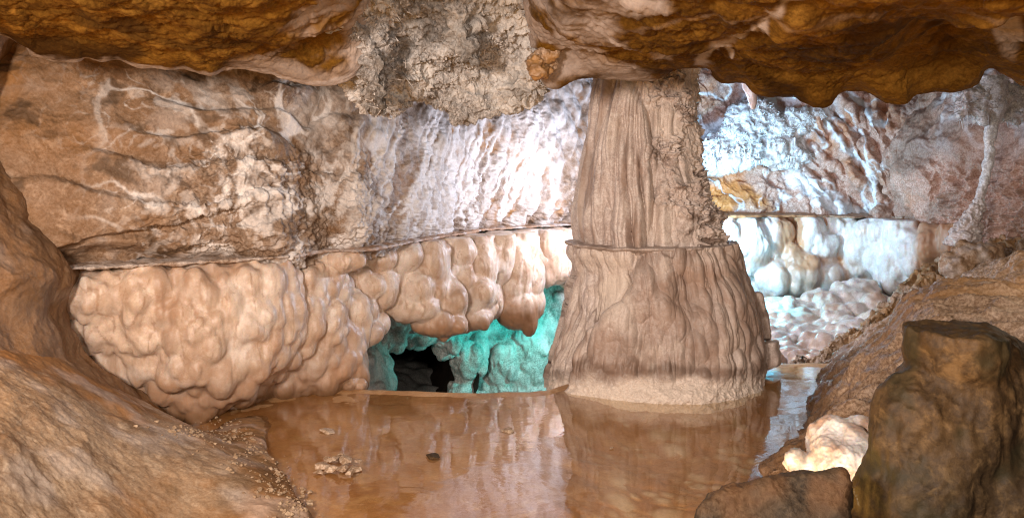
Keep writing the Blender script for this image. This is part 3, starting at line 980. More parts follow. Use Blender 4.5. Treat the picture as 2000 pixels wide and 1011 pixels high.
def build_curtain():
    root = thing('flowstone_curtain', 'cream flowstone curtain of rounded hanging lobes above the turquoise grotto', 'flowstone', at(900, 460, 6.9))

    def YY(x):
        return float(np.interp(x, [560, 650, 720, 800, 900, 1000, 1110, 1160], [5.45, 5.75, 5.95, 6.25, 6.75, 7.3, 7.9, 8.2]))
    body = [(690, 545, 50, 55), (745, 535, 55, 55), (800, 535, 60, 60), (860, 525, 60, 65), (920, 520, 60, 70), (980, 510, 60, 65), (1040, 500, 60, 55), (1100, 490, 50, 45),
            (720, 600, 40, 45), (770, 580, 45, 40), (830, 580, 45, 50), (890, 580, 50, 55)]
    b = [ell(x, y, YY(x) + .38, rx, ry, 60) for x, y, rx, ry in body]
    b += [ell(x, y, Y, rx, ry, rx) for x, y, Y, rx, ry in [(1160, 480, 8.5, 60, 50), (1220, 480, 8.8, 60, 50), (1285, 480, 9.0, 60, 50), (1250, 560, 8.6, 50, 70), (1260, 660, 8.5, 55, 80), (1265, 760, 8.4, 60, 80), (1225, 480, 7.9, 50, 40), (1280, 470, 8.2, 55, 38)]]  # unseen mass behind the column, added to block lamps from the grotto
    lobes = [(669, 506, 44, 28, -.28), (640, 535, 30, 40, .1), (655, 575, 26, 50, .06), (690, 530, 26, 42, .05), (713, 560, 28, 40, 0), (753, 562, 26, 42, -.02), (735, 505, 42, 30, .03), (790, 500, 40, 34, .02),
             (703, 606, 38, 32, -.02), (708, 648, 44, 28, -.06), (740, 632, 22, 24, -.02), (668, 618, 24, 36, .02),
             (842, 512, 38, 58, -.04), (812, 560, 40, 42, -.02), (820, 600, 42, 30, -.06), (792, 608, 30, 24, .02), (855, 560, 30, 44, -.04),
             (904, 492, 26, 34, -.08), (941, 517, 32, 56, -.10), (903, 540, 30, 50, -.02), (926, 573, 46, 42, -.12), (877, 588, 38, 46, -.14),
             (860, 632, 54, 26, -.14), (912, 620, 52, 26, -.12), (935, 606, 36, 28, -.10), (963, 588, 24, 36, -.04), (960, 560, 22, 42, 0),
             (981, 492, 30, 66, -.08), (966, 470, 24, 40, .02), (880, 480, 26, 30, .04)]
    for x, y, rx, ry, dy in lobes:
        b.append(ell(x, y, YY(x) + dy + .16, rx, ry, (rx + ry) * .5))
    V, Q = blobs_mesh(b, .0105, .03, bulbs=150, rb=(.04, .105), stretch=1.1, seed=21, sink=.42, k2=.026)
    V = flow_detail(V, Q, .004, 660, cell=7, camp=.010)
    V[:, 2] = np.where(V[:, 2] > LEDGE_Z - .015, LEDGE_Z - .015 + (V[:, 2] - LEDGE_Z + .015) * .08, V[:, 2])
    mk = flow_mask(V, 670, .08, -.5)
    px, py = proj(V)
    under = sst(590, 650, py + 18 * fbm(V, 5, 3, 672)) * sst(730, 790, px)
    mk[:, 1] = np.maximum(mk[:, 1], .9 * under)
    mk[:, 0] *= (1 - under)
    obj('lobes', V, Q, M['cream'], root, mk)
    # the two long pods at the end of the curtain
    for pod in ([(1022, 480, 30, 46, .0), (1010, 520, 34, 52, -.10), (1036, 540, 30, 48, -.06), (1005, 560, 32, 40, -.1), (1010, 604, 46, 40, -.14), (1040, 590, 26, 36, -.06), (1000, 500, 28, 40, -.05)],
                [(1075, 480, 34, 40, 0), (1100, 480, 36, 40, 0), (1085, 515, 38, 42, -.06), (1104, 530, 26, 30, -.02), (1130, 490, 40, 36, .1), (1068, 520, 20, 38, .0)]):
        b = [ell(x, y, YY(x) + dy + .1, rx, ry, (rx + ry) * .5) for x, y, rx, ry, dy in pod]
        V, Q = blobs_mesh(b, .011, .03, bulbs=14, rb=(.05, .09), stretch=1.6, seed=31, sink=.6, k2=.018)
        V = flow_detail(V, Q, .005, 680, cell=8, camp=.008)
        V[:, 2] = np.where(V[:, 2] > LEDGE_Z - .015, LEDGE_Z - .015 + (V[:, 2] - LEDGE_Z + .015) * .08, V[:, 2])
        mk = flow_mask(V, 690, .05, -.5)
        px, py = proj(V)
        u = sst(560, 625, py + 15 * fbm(V, 5, 3, 672))
        mk[:, 1] = np.maximum(mk[:, 1], u)
        mk[:, 0] *= 1 - u
        obj('pod', V, Q, M['cream'], root, mk)
    # thin shelf on top of the curtain
    xs = [570, 620, 660, 720, 790, 850, 910, 960, 1040, 1110, 1170]
    rows = []
    for dY, dz in ((.7, .02), (.3, .015), (.09, .010), (.05, .002), (.06, -.010), (.2, -.016)):
        r = []
        for x in xs:
            y = poly_y(LEDGE, x)
            Y0 = (CAMZ - LEDGE_Z) * F / (y - HZ)
            Y = Y0 - .02 + dY
            r.append((CX + (x - CX) / F * Y0 / Y * F, HZ + (CAMZ - LEDGE_Z - dz) / Y * F, Y))
        rows.append(r)
    V, Q, px, py = loft(rows, 420, 70)
    V = push(V, Q, .014 * fbm(V, 11, 4, 640)) + np.stack([0 * px, .08 * fbm(np.stack([px / 45, 0 * px, 0 * px], 1), 1, 3, 6), 0 * px], 1)
    obj('shelf', V, Q, M['shelf'], root, np.stack([.5 * sst(-.2, .4, fbm(V, 6, 3, 4)), .4 + 0 * px, 0 * px], 1))


# ================================================================== grotto under the curtain
def build_grotto():
    b = []
    r = np.random.RandomState(9)
    for k in range(120):
        x = 915 + 250 * r.rand()
        y = 470 + 360 * r.rand()
        b.append(ell(x, y, 8.75 + .4 * r.rand() + .5 * max(0, (920 - x) / 60) * .2, 26 + 22 * r.rand(), 30 + 26 * r.rand()))
    for x, y, Y, rx, ry in [(730, 790, 7.6, 42, 120), (680, 740, 7.5, 60, 140), (720, 560, 7.8, 60, 90), (780, 560, 8.0, 70, 110), (860, 560, 8.3, 70, 110), (820, 628, 8.1, 55, 46), (768, 634, 7.9, 36, 52), (876, 634, 8.3, 42, 50),
                            (918, 700, 8.5, 34, 40), (912, 735, 8.55, 24, 26), (904, 765, 8.5, 30, 24), (915, 800, 8.5, 40, 40), (895, 675, 8.4, 26, 20)]:
        b.append(ell(x, y, Y, rx, ry))
    V, Q = blobs_mesh(b, .016, .05, bulbs=260, rb=(.05, .12), stretch=1.3, seed=41, sink=.5, k2=.02)
    V = flow_detail(V, Q, .009, 700, cell=5, camp=.05)
    o = obj('grotto_flowstone', V, Q, M['niche'], mask=np.stack([.5 * sst(0, .4, fbm(V, 2, 3, 3)), 0 * V[:, 0], .35 * sst(.1, .5, fbm(V, 3, 3, 9))], 1), origin=at(960, 760, 8.7))
    tag(o, 'turquoise lit flowstone wall of rounded knobs in the grotto, with a dark tunnel mouth', 'flowstone')
    # tunnel behind the opening
    ph = np.linspace(0, 2 * np.pi, 60)
    rows = []
    for Y, s in ((8.35, 1.15), (9.2, 1.0), (10.4, .9), (12, .8), (13, .3), (13.05, .02)):
        c = at(815, 745, 8.5)
        rows.append([(lambda p: (CX + p[0] / p[1] * F, HZ - (p[2] - CAMZ) / p[1] * F, p[1]))((c.x - .25 * (Y - 8.35) + .62 * s * math.cos(a), Y, c.z + .5 * s * math.sin(a))) for a in ph])
    V, Q, px, py = loft(rows, 160, 160)
    V = push(V, Q, .08 * fbm(V, 2.5, 3, 720))
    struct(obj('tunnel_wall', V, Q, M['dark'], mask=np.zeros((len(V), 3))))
    # floor of the lower chamber behind the pool rim
    n = 260
    X, Yg = np.meshgrid(np.linspace(-3.5, 6.5, n), np.linspace(5.9, 14.5, n))
    P = np.stack([X.ravel(), Yg.ravel(), 0 * X.ravel()], 1)
    z = -1.05 + .12 * fbm(P, .9, 4, 730) + .10 * (billow(P, 2.4, 2, 733) - .5) + .55 * sst(1.6, 3.4, P[:, 0])
    P[:, 2] = z
    struct(obj('cave_floor', P, grid_q(n, n, flip=True), M['niche'], mask=np.zeros((len(P), 3))))


# ================================================================== column
def ring_body(prof, yc, ratio, nth, nz, th0=0):
    """prof: (py, left px, right px) silhouettes at depth yc -> verts on an elliptic ring stack (front faces -Y)."""
    prof = np.asarray(prof, float)
    yy = np.linspace(prof[0, 0], prof[-1, 0], nz)
    W = crmat(len(prof), 400)
    ys, ls, rs = [W @ prof[:, k] for k in range(3)]
    o = np.argsort(ys)
    l = np.interp(yy, ys[o], ls[o])
    rgt = np.interp(yy, ys[o], rs[o])
    th = np.linspace(0, 2 * np.pi, nth, endpoint=False)
    s = yc / F
    c = ((l + rgt) / 2 - CX) * s
    rad = (rgt - l) / 2 * s
    T, I = np.meshgrid(th, np.arange(nz))
    ca, sa = np.cos(T), np.sin(T)
    X = c[I] + rad[I] * ca
    Y = yc + rad[I] * ratio * sa
    Z = CAMZ - (yy[I] - HZ) * s
    V = np.stack([X.ravel(), Y.ravel(), Z.ravel()], 1)
    return V, grid_q(nz, nth, wrap=True), T.ravel(), rad[I].ravel()


def build_column():
    YC = 6.15
    s = YC / F
    foot = at(1275, 730, YC)
    root = thing('stone_column', 'massive fluted stone column with a flared bell base standing in the pool', 'stone column', (foot.x, YC, 0))
    # shaft
    prof = [(20, 1172, 1392), (90, 1174, 1376), (155, 1174, 1356), (240, 1158, 1356), (330, 1144, 1375), (400, 1138, 1388), (450, 1135, 1400), (484, 1139, 1403)]
    V, Q, T, R = ring_body(prof, YC, .9, 1000, 420)
    px, py = proj(V)
    arc = T * .55
    rightw = sst(1255, 1310, px - .12 * (py - 300))
    # big vertical split: left drapery in front, right block set back, groove between
    bnd = poly_y([(100, 1225), (160, 1232), (220, 1262), (300, 1280), (360, 1278), (484, 1262)], py)
    gro = px - bnd
    d = .03 * (1 - sst(-12, 10, gro)) - .05 * np.exp(-((gro - 6) / 9) ** 2)
    P3 = np.stack([arc * 1.0 + .03 * fbm(V, 3, 2, 801), V[:, 2] * .10, 0 * arc], 1)
    fl = billow(P3, 8.0, 2, 805, gain=.3, pw=.6)
    d += (.12 * (fl - .5)) * (1 - .75 * rightw)
    d += .06 * fbm(V, 2.0, 3, 807) * (.4 + .6 * rightw)
    V = push(V, Q, d)
    cr = rightw * sst(-.25, .3, fbm(warp(V, .05, 5), 3.6, 3, 811))
    d2 = cr * (.06 * (ridged(warp(V, .04, 6), 8, 4, 815) - .7) + .02 * fbm(V, 30, 3, 818)) + .003 * fbm(V, 22, 3, 821)
    d2 += .006 * fbm(np.stack([V[:, 0], V[:, 1], V[:, 2] * .3], 1), 12, 2, 823)
    fr = sst(1345, 1375, px) * (1 - sst(300, 480, py) * .4)
    d2 += fr * .04 * (ridged(V, 16, 3, 827) - .4)
    V = push(V, Q, d2)
    cal = sst(.0, .5, fbm(V, 2.2, 3, 830)) * .35
    gr = cr * sst(.0, .4, fbm(V, 6, 4, 833)) * .8
    st = sst(.1, .5, fbm(np.stack([arc, V[:, 2] * .12, 0 * arc], 1), 12, 4, 836)) * .7
    obj('shaft', V, Q, M['column'], root, np.stack([cal * (1 - gr), st * (1 - rightw), gr], 1))
    # collar: the thin shelf of the old water line
    nth, nr = 700, 40
    th = np.linspace(0, 2 * np.pi, nth, endpoint=False)
    cx = (1268 - CX) * s
    rim = 161 * s * (1 + .05 * fbm(np.stack([np.cos(th), np.sin(th), 0 * th], 1), 1.6, 4, 841)) + .012 * fbm(np.stack([np.cos(th), np.sin(th), 0 * th], 1), 9, 3, 842)
    rows = []
    for q, dz in [(.30, .02), (.7, .018), (.86, .014), (.94, .012), (.985, .010), (1.0, .003), (.995, -.006), (.965, -.014), (.88, -.03), (.7, -.04)]:
        rows.append(np.stack([cx + rim * q * np.cos(th), YC + rim * q * .9 * np.sin(th), LEDGE_Z + dz + .008 * fbm(np.stack([np.cos(th) * 2, np.sin(th) * 2, 0 * th + q], 1), 2.2, 3, 845)], 1))
    A = np.stack(rows)
    Wr = crmat(len(rows), nr * 2)
    V = np.stack([Wr @ A[:, :, k] for k in range(3)], -1).reshape(-1, 3)
    Q = grid_q(nr * 2, nth, wrap=True, flip=True)
    V = push(V, Q, .005 * fbm(V, 18, 3, 849))
    obj('collar', V, Q, M['column'], root, np.stack([.3 * sst(-.1, .5, fbm(V, 5, 3, 3)), .3 + 0 * V[:, 0], .4 * sst(.1, .5, fbm(V, 7, 3, 8))], 1))
    # bell base
    prof = [(474, 1112, 1428), (490, 1106, 1434), (515, 1104, 1444), (545, 1102, 1456), (580, 1095, 1467), (620, 1082, 1477), (660, 1070, 1483), (700, 1060, 1487), (730, 1054, 1488), (752, 1050, 1490), (775, 1046, 1488)]
    V, Q, T, R = ring_body(prof, YC, .86, 1500, 640)
    px, py = proj(V)
    front = V[:, 1] < YC + .3
    # the right-hand dome lies over the left buttress
    bx = [(1096, 800), (1107, 745), (1120, 690), (1136, 648), (1178, 618), (1213, 592), (1234, 550), (1244, 505), (1250, 470)]
    b = poly_y([(y, x) for x, y in bx[::-1]], py)
    dome = sst(-9, 10, px - b) * front
    d = -.05 * np.exp(-((px - b + 7) / 7) ** 2) * front * sst(500, 560, py) - .10 * (1 - dome) * front * sst(480, 540, py)
    gr_ = seg_dist(px, py, [(1100, 775), (1106, 730), (1118, 690), (1134, 650)])
    d -= .085 * np.exp(-(gr_ / 9) ** 2) * front
    gr2 = seg_dist(px, py, [(1152, 500), (1147, 560), (1152, 625)])
    d -= .03 * np.exp(-(gr2 / 8) ** 2) * front
    d += .05 * fbm(V, 1.8, 2, 851)
    V = push(V, Q, d)
    arc = T * .80
    skirt = sst(712, 768, py + 26 * fbm(V, 4, 4, 853))
    wv = .012 * fbm(V, 3.2, 3, 854)
    S = np.stack([arc + wv, V[:, 2] * .13, 0 * arc], 1)
    fl = billow(S, 7.0, 2, 855, gain=.35, pw=.6)
    W2 = warp(np.stack([arc + wv, V[:, 2] * .62, 0 * arc], 1), .03, 5, 856)
    c1, c2 = worley(W2, 8.5, 9)
    e1, e2 = worley(W2 * np.array([1, .8, 1]), 19, 19)
    cell = np.sqrt(np.clip(1 - c1 * c1 * 1.1, 0, 1))
    cel2 = np.sqrt(np.clip(1 - e1 * e1 * 1.1, 0, 1))
    smooth_panel = np.exp(-((px - 1193) / 34) ** 2 - ((py - 560) / 55) ** 2)
    upz = sst(.45, .95, V[:, 2])
    d = (1 - skirt) * (1 - .7 * smooth_panel) * (.050 * (fl - .5) + (.070 + .02 * upz) * (cell - .7) + .020 * (cel2 - .7))
    d += dome * .02 * np.exp(-((px - b - 30) / 40) ** 2)
    # flutes end in rounded toes above the skirt
    toe = np.exp(-((py - 712) / 22) ** 2)
    d += toe * .05 * (billow(np.stack([arc, 0 * arc, 0 * arc], 1), 7, 2, 861) - .35)
    d += skirt * (-.005 + .02 * fbm(V, 6, 3, 863) + .010 * (ridged(V, 16, 3, 865) - .5) + .035 * sst(745, 778, py))
    d += .002 * fbm(V, 30, 3, 867)
    V = push(V, Q, d)
    cal = skirt * .8 + smooth_panel * .95 + .45 * (1 - dome) * sst(-.3, .4, fbm(V, 4, 3, 879)) * (py > 480) + .25 * sst(.1, .5, fbm(V, 3, 3, 870))
    rust = sst(.05, .5, fbm(np.stack([arc, V[:, 2] * .16, 0 * arc], 1), 8, 4, 872)) * .75 * (1 - skirt)
    rust = np.maximum(rust, (.5 + .4 * sst(-.3, .4, fbm(V, 3.0, 4, 878))) * dome * (1 - skirt))
    gr = .6 * sst(1.0, .2, np.abs(py - 728) / 26 + .9 * fbm(V, 5, 3, 874)) * (1 - skirt) + .5 * np.exp(-(gr_ / 8) ** 2)  # crease beside the buttress has its shade put into the colour
    ln = sst(.72, .95, ridged(np.stack([arc, V[:, 2] * .1, 0 * arc], 1), 7, 1, 876, sharp=9)) * (1 - skirt) * .6
    gr = np.clip(np.maximum(gr, ln), 0, .8)
    cal = np.clip(cal, 0, 1) * (1 - gr)
    obj('base', V, Q, M['column'], root, np.stack([cal, rust * (1 - cal), gr], 1))


def rough_block(corners, name, mat, label, cat, seed, h=.008, amp=.02, rnd=.03, kmask=None):
    """A broken stone: convex corners (world) rounded, then chipped."""
    bm = bmesh.new()
    for c in corners:
        bm.verts.new(c)
    bmesh.ops.convex_hull(bm, input=bm.verts)
    bm.normal_update()
    pl = [(np.array(f.normal), float(f.normal.dot(f.verts[0].co))) for f in bm.faces]
    bm.free()
    C = np.array([tuple(c) for c in corners])
    lo, hi = C.min(0) - .05, C.max(0) + .05
    n = np.ceil((hi - lo) / h).astype(int) + 1
    G = np.stack(np.meshgrid(*[lo[j] + h * np.arange(n[j]) for j in range(3)], indexing='ij'), -1)
    f = np.full(n, -9.0, np.float32)
    for nn, dd in pl:
        g = (G @ nn - dd + rnd * .5).astype(np.float32)
        hh = np.maximum(rnd - np.abs(f - g), 0) / rnd
        f = np.maximum(f, g) + hh * hh * rnd * .25
    V, Q = nets(f, lo, h)
    V = relax(V, Q, 2)
    V = push(V, Q, amp * fbm(V, 5, 3, seed) + amp * .5 * (ridged(V, 9, 3, seed + 3) - .6) + amp * .15 * fbm(V, 40, 2, seed + 5))
    base = C.mean(0)
    base[2] = C[:, 2].min()
    mk = np.stack([.3 * sst(.1, .5, fbm(V, 6, 3, seed + 8)), .3 * sst(0, .5, fbm(V, 4, 3, seed + 9)), .5 * sst(.15, .5, fbm(V, 5, 3, seed + 10))], 1) if kmask is None else kmask(V)
    o = obj(name, V, Q, mat, mask=mk, origin=base)
    tag(o, label, cat)
    return o


def build_blocks():
    # block at the right foot of the column, and the thin slab leaning above it
    Y = 5.95
    c = []
    for x, y, dy in [(1478, 664, 0), (1522, 658, .0), (1528, 718, 0), (1488, 730, 0), (1474, 690, .04)]:
        c += [at(x, y, Y + dy), at(x + 4, y - 2, Y + .28 + dy)]
    rough_block(c, 'stone_block', M['column'], 'small squared stone block at the right foot of the column, above the water', 'stone block', 900, .006, .012)
    c = []
    for x, y in [(1462, 566), (1490, 564), (1502, 598), (1512, 668), (1470, 670), (1456, 620)]:
        c += [at(x, y, 6.05), at(x + 2, y, 6.3)]
    rough_block(c, 'leaning_slab', M['column'], 'narrow upright stone slab leaning on the right flank of the column', 'stone slab', 910, .006, .012)
    # foreground block
    c = []
    for x, y, Yf, Yb in [(1346, 985, 2.35, 2.65), (1390, 940, 2.4, 2.75), (1540, 910, 2.45, 2.8), (1655, 893, 2.45, 2.75), (1676, 930, 2.4, 2.7), (1664, 1090, 2.3, 2.7), (1345, 1090, 2.3, 2.7)]:
        c += [at(x, y, Yf), at(x, y + 6, Yb)]
    rough_block(c, 'boulder', M['block'], 'dark flat-topped boulder lying at the bottom edge in front of the pale wet mound', 'boulder', 920, .006, .018, kmask=lambda V: np.stack([0 * V[:, 0], .2 * sst(0, .5, fbm(V, 4, 3, 2)), .5 * sst(0, .5, fbm(V, 6, 3, 5))], 1))


def build_stump():
    root = thing('stalagmite_stump', 'dark broken stalagmite stump with a flat top, out of focus on the right slope', 'stalagmite', at(1850, 1000, 2.5))
    b = []
    for x, y, Y, rx, ry, rz in [(1862, 640, 2.66, 80, 50, 100), (1862, 670, 2.66, 82, 50, 100), (1864, 700, 2.66, 84, 50, 100), (1920, 705, 2.78, 70, 70, 100), (1870, 750, 2.68, 96, 56, 100), (1785, 800, 2.62, 66, 70, 80), (1870, 790, 2.68, 115, 90, 110), (1752, 850, 2.6, 46, 80, 60),
                                (1840, 860, 2.65, 120, 110, 110), (1940, 800, 2.75, 120, 130, 120), (1990, 760, 2.9, 70, 90, 100), (2060, 800, 2.9, 90, 110, 110), (1800, 950, 2.6, 100, 100, 110), (1930, 960, 2.65, 130, 120, 120), (1880, 1050, 2.6, 190, 90, 120), (1740, 980, 2.62, 60, 80, 90), (1720, 1060, 2.6, 80, 60, 90), (1990, 880, 2.8, 90, 120, 120)]:
        b.append(ell(x, y, Y + .12, rx, ry, rz))
    V, Q = blobs_mesh(b, .008, .05)
    # flat broken top
    top = at(1850, 648, 2.75).z
    slope = top - .05 * (V[:, 0] - 1.5) + .006 * fbm(V, 6, 3, 5)
    V[:, 2] = np.where(V[:, 2] > slope, slope + (V[:, 2] - slope) * .06, V[:, 2])
    V = push(V, Q, .018 * fbm(V, 4, 3, 930) + .006 * (ridged(V, 9, 3, 932) - .6))
    S = np.stack([V[:, 0], V[:, 1], V[:, 2] * .3], 1)
    V = push(V, Q, .010 * fbm(S, 16, 3, 934))
    gr = sst(-.1, .45, fbm(V, 4, 4, 936)) * .8
    obj('trunk', V, Q, M['stump'], root, np.stack([0 * gr, 0 * gr, gr], 1))


def build_mound():
    b = []
    for x, y, Y, rx, ry in [(1650, 860, 3.25, 40, 34), (1625, 840, 3.3, 26, 26), (1670, 900, 3.15, 44, 40), (1690, 940, 3.1, 30, 40), (1610, 880, 3.25, 24, 34), (1640, 920, 3.15, 40, 40), (1600, 860, 3.35, 16, 18), (1570, 905, 3.25, 34, 18), (1690, 840, 3.3, 30, 22)]:
        b.append(ell(x, y, Y + .1, rx, ry))
    V, Q = blobs_mesh(b, .006, .04, bulbs=14, rb=(.03, .06), stretch=1.2, seed=55, sink=.6, k2=.045)
    V = push(V, Q, .010 * fbm(V, 12, 3, 940) + .006 * (ridged(V, 22, 3, 942) - .5))
    o = obj('flowstone_mound', V, Q, M['white'], mask=np.stack([.4 * sst(0, .4, fbm(V, 7, 3, 1)), .5 * sst(.0, .5, fbm(V, 6, 3, 3)), .5 * sst(.25, .6, fbm(V, 9, 3, 5))], 1), origin=at(1640, 950, 3.2))
    tag(o, 'brightly lit pale wet flowstone mound between the boulder and the dark stump', 'flowstone')


# ================================================================== right side
def build_slope():
    # near slope: waterline at left, ridge at top, rising to the right
    ridge = [(1560, 745, 6.6), (1640, 702, 6.6), (1700, 655, 6.4), (1780, 600, 6.2), (1860, 566, 6.0), (1940, 530, 5.8), (2040, 490, 5.6), (2200, 440, 5.2), (2500, 340, 4.6)]
    t = [0, .12, .3, .5, .72, 1.0]
    # bottom line is the waterline, pushed a little under water, then running off bottom right
    wl = [(1500, 760, 6.55), (1590, 735, 6.3), (1580, 840, 4.75), (1532, 930, 4.0), (1500, 1010, 3.5), (1460, 1130, 2.9), (1560, 1350, 2.4), (1900, 1800, 1.9), (2500, 2200, 1.7)]
    rows = []
    rows.append([(x + 30, y + 130, Y + 1.1) for x, y, Y in ridge])
    rows.append([(x + 6, y + 18, Y + .35) for x, y, Y in ridge])
    for f in (0, .08, .2, .36, .55, .75, .9, 1.0):
        r = []
        for (x0, y0, Y0), (x1, y1, Y1) in zip(ridge, wl):
            p = at(x0, y0, Y0).lerp(at(x1, y1, Y1), f)
            p.z += .10 * math.sin(f * math.pi) * min(1, abs(Y0 - Y1) / 1.5)
            r.append((CX + p.x / p.y * F, HZ - (p.z - CAMZ) / p.y * F, p.y))
        rows.append(r)
    V, Q, px, py = loft(rows, 700, 560)
    dirn = np.stack([V[:, 0] * .86 - V[:, 1] * .5, V[:, 0] * .5 + V[:, 1] * .86, V[:, 2]], 1)
    flow = np.stack([dirn[:, 1] * 1.0, dirn[:, 0] * .3, V[:, 2] * .3], 1)
    d = .12 * fbm(warp(V, .2, 1), 1.1, 3, 950) + .05 * (billow(flow, 2.6, 3, 953) - .5)
    fold = poly_y([(1500, 760), (1640, 720), (1810, 612), (1900, 565), (2000, 528), (2100, 500)], px)
    d += .14 * sst(0, 26, py - fold) * sst(1720, 1850, px)
    V = push(V, Q, d)
    d = .035 * (ridged(flow, 6, 5, 956) - .6) + .02 * fbm(V, 9, 5, 959)
    V = push(V, Q, d)
    cal = .45 * sst(.1, .6, fbm(flow, 4, 3, 961)) * sst(760, 600, py)
    rust = .8 * sst(-.1, .5, fbm(flow, 2.0, 3, 963))
    gr = .75 * sst(.2, -.1, V[:, 2] - .28 + .15 * fbm(V, 3, 3, 965)) * (1 - cal)
    struct(obj('rock_slope', V, Q, M['slope'], mask=np.stack([cal, rust * (1 - cal) * .7, gr], 1)))

    # farther bank behind the ridge, knobbly, down to the pool rim
    A = [(1480, 740, 7.2), (1570, 706, 7.0), (1640, 640, 7.2), (1730, 572, 7.6), (1800, 525, 8.0), (1850, 478, 8.4), (1890, 452, 8.6), (1960, 438, 8.0), (2060, 428, 7.3), (2250, 420, 6.5)]
    Bm = [(1560, 780, 6.7), (1650, 740, 6.7), (1720, 680, 6.7), (1790, 630, 6.6), (1860, 596, 6.5), (1930, 560, 6.4), (1990, 530, 6.3), (2050, 510, 6.2), (2130, 490, 6.1), (2300, 470, 6.0)]
    rows = [[(x - 30, y + 150, Y + 1.2) for x, y, Y in A], [(x - 8, y + 20, Y + .5) for x, y, Y in A]]
    for f in (0, .25, .5, .75, 1):
        rows.append([tuple((1 - f) * np.array(a) + f * np.array(c)) for a, c in zip(A, Bm)])
    V, Q, px, py = loft(rows, 520, 300)
    d = .10 * fbm(warp(V, .2, 1.2), 1.3, 3, 970) + .10 * (billow(V, 2.6, 3, 972) - .6) - .10
    V = push(V, Q, d)
    V = push(V, Q, .05 * (ridged(V, 6, 4, 975) - .6) + .022 * fbm(V, 14, 3, 977))
    rust = .9 * sst(-.35, .35, fbm(V, 1.6, 3, 980))
    cal = .6 * sst(.0, .5, fbm(V, 1.8, 3, 983)) * sst(1750, 1600, px)
    struct(obj('rock_bank', V, Q, M['slope'], mask=np.stack([cal, rust * (1 - cal), .3 * sst(.1, .5, fbm(V, 3, 3, 985))], 1)))

    # cauliflower knob on the bank
    b = []
    r = np.random.RandomState(13)
    for x, y, rx, ry in [(1900, 500, 40, 26), (1870, 520, 30, 26), (1885, 545, 30, 20), (1930, 495, 26, 20)]:
        b.append(ell(x, y, 7.0, rx, ry))
    V, Q = blobs_mesh(b, .009, .04, bulbs=60, rb=(.035, .07), stretch=1.0, seed=61, sink=.45, k2=.015)
    V = push(V, Q, .010 * fbm(V, 20, 3, 990))
    o = obj('popcorn_knob', V, Q, M['slope'], mask=np.stack([.35 * sst(-.2, .4, fbm(V, 4, 3, 2)), .3 + 0 * V[:, 0], .3 * sst(0, .4, fbm(V, 7, 3, 4))], 1), origin=at(1890, 560, 7.0))
    tag(o, 'knobbly brown cauliflower lump on the right bank below the thin stalactite', 'flowstone')


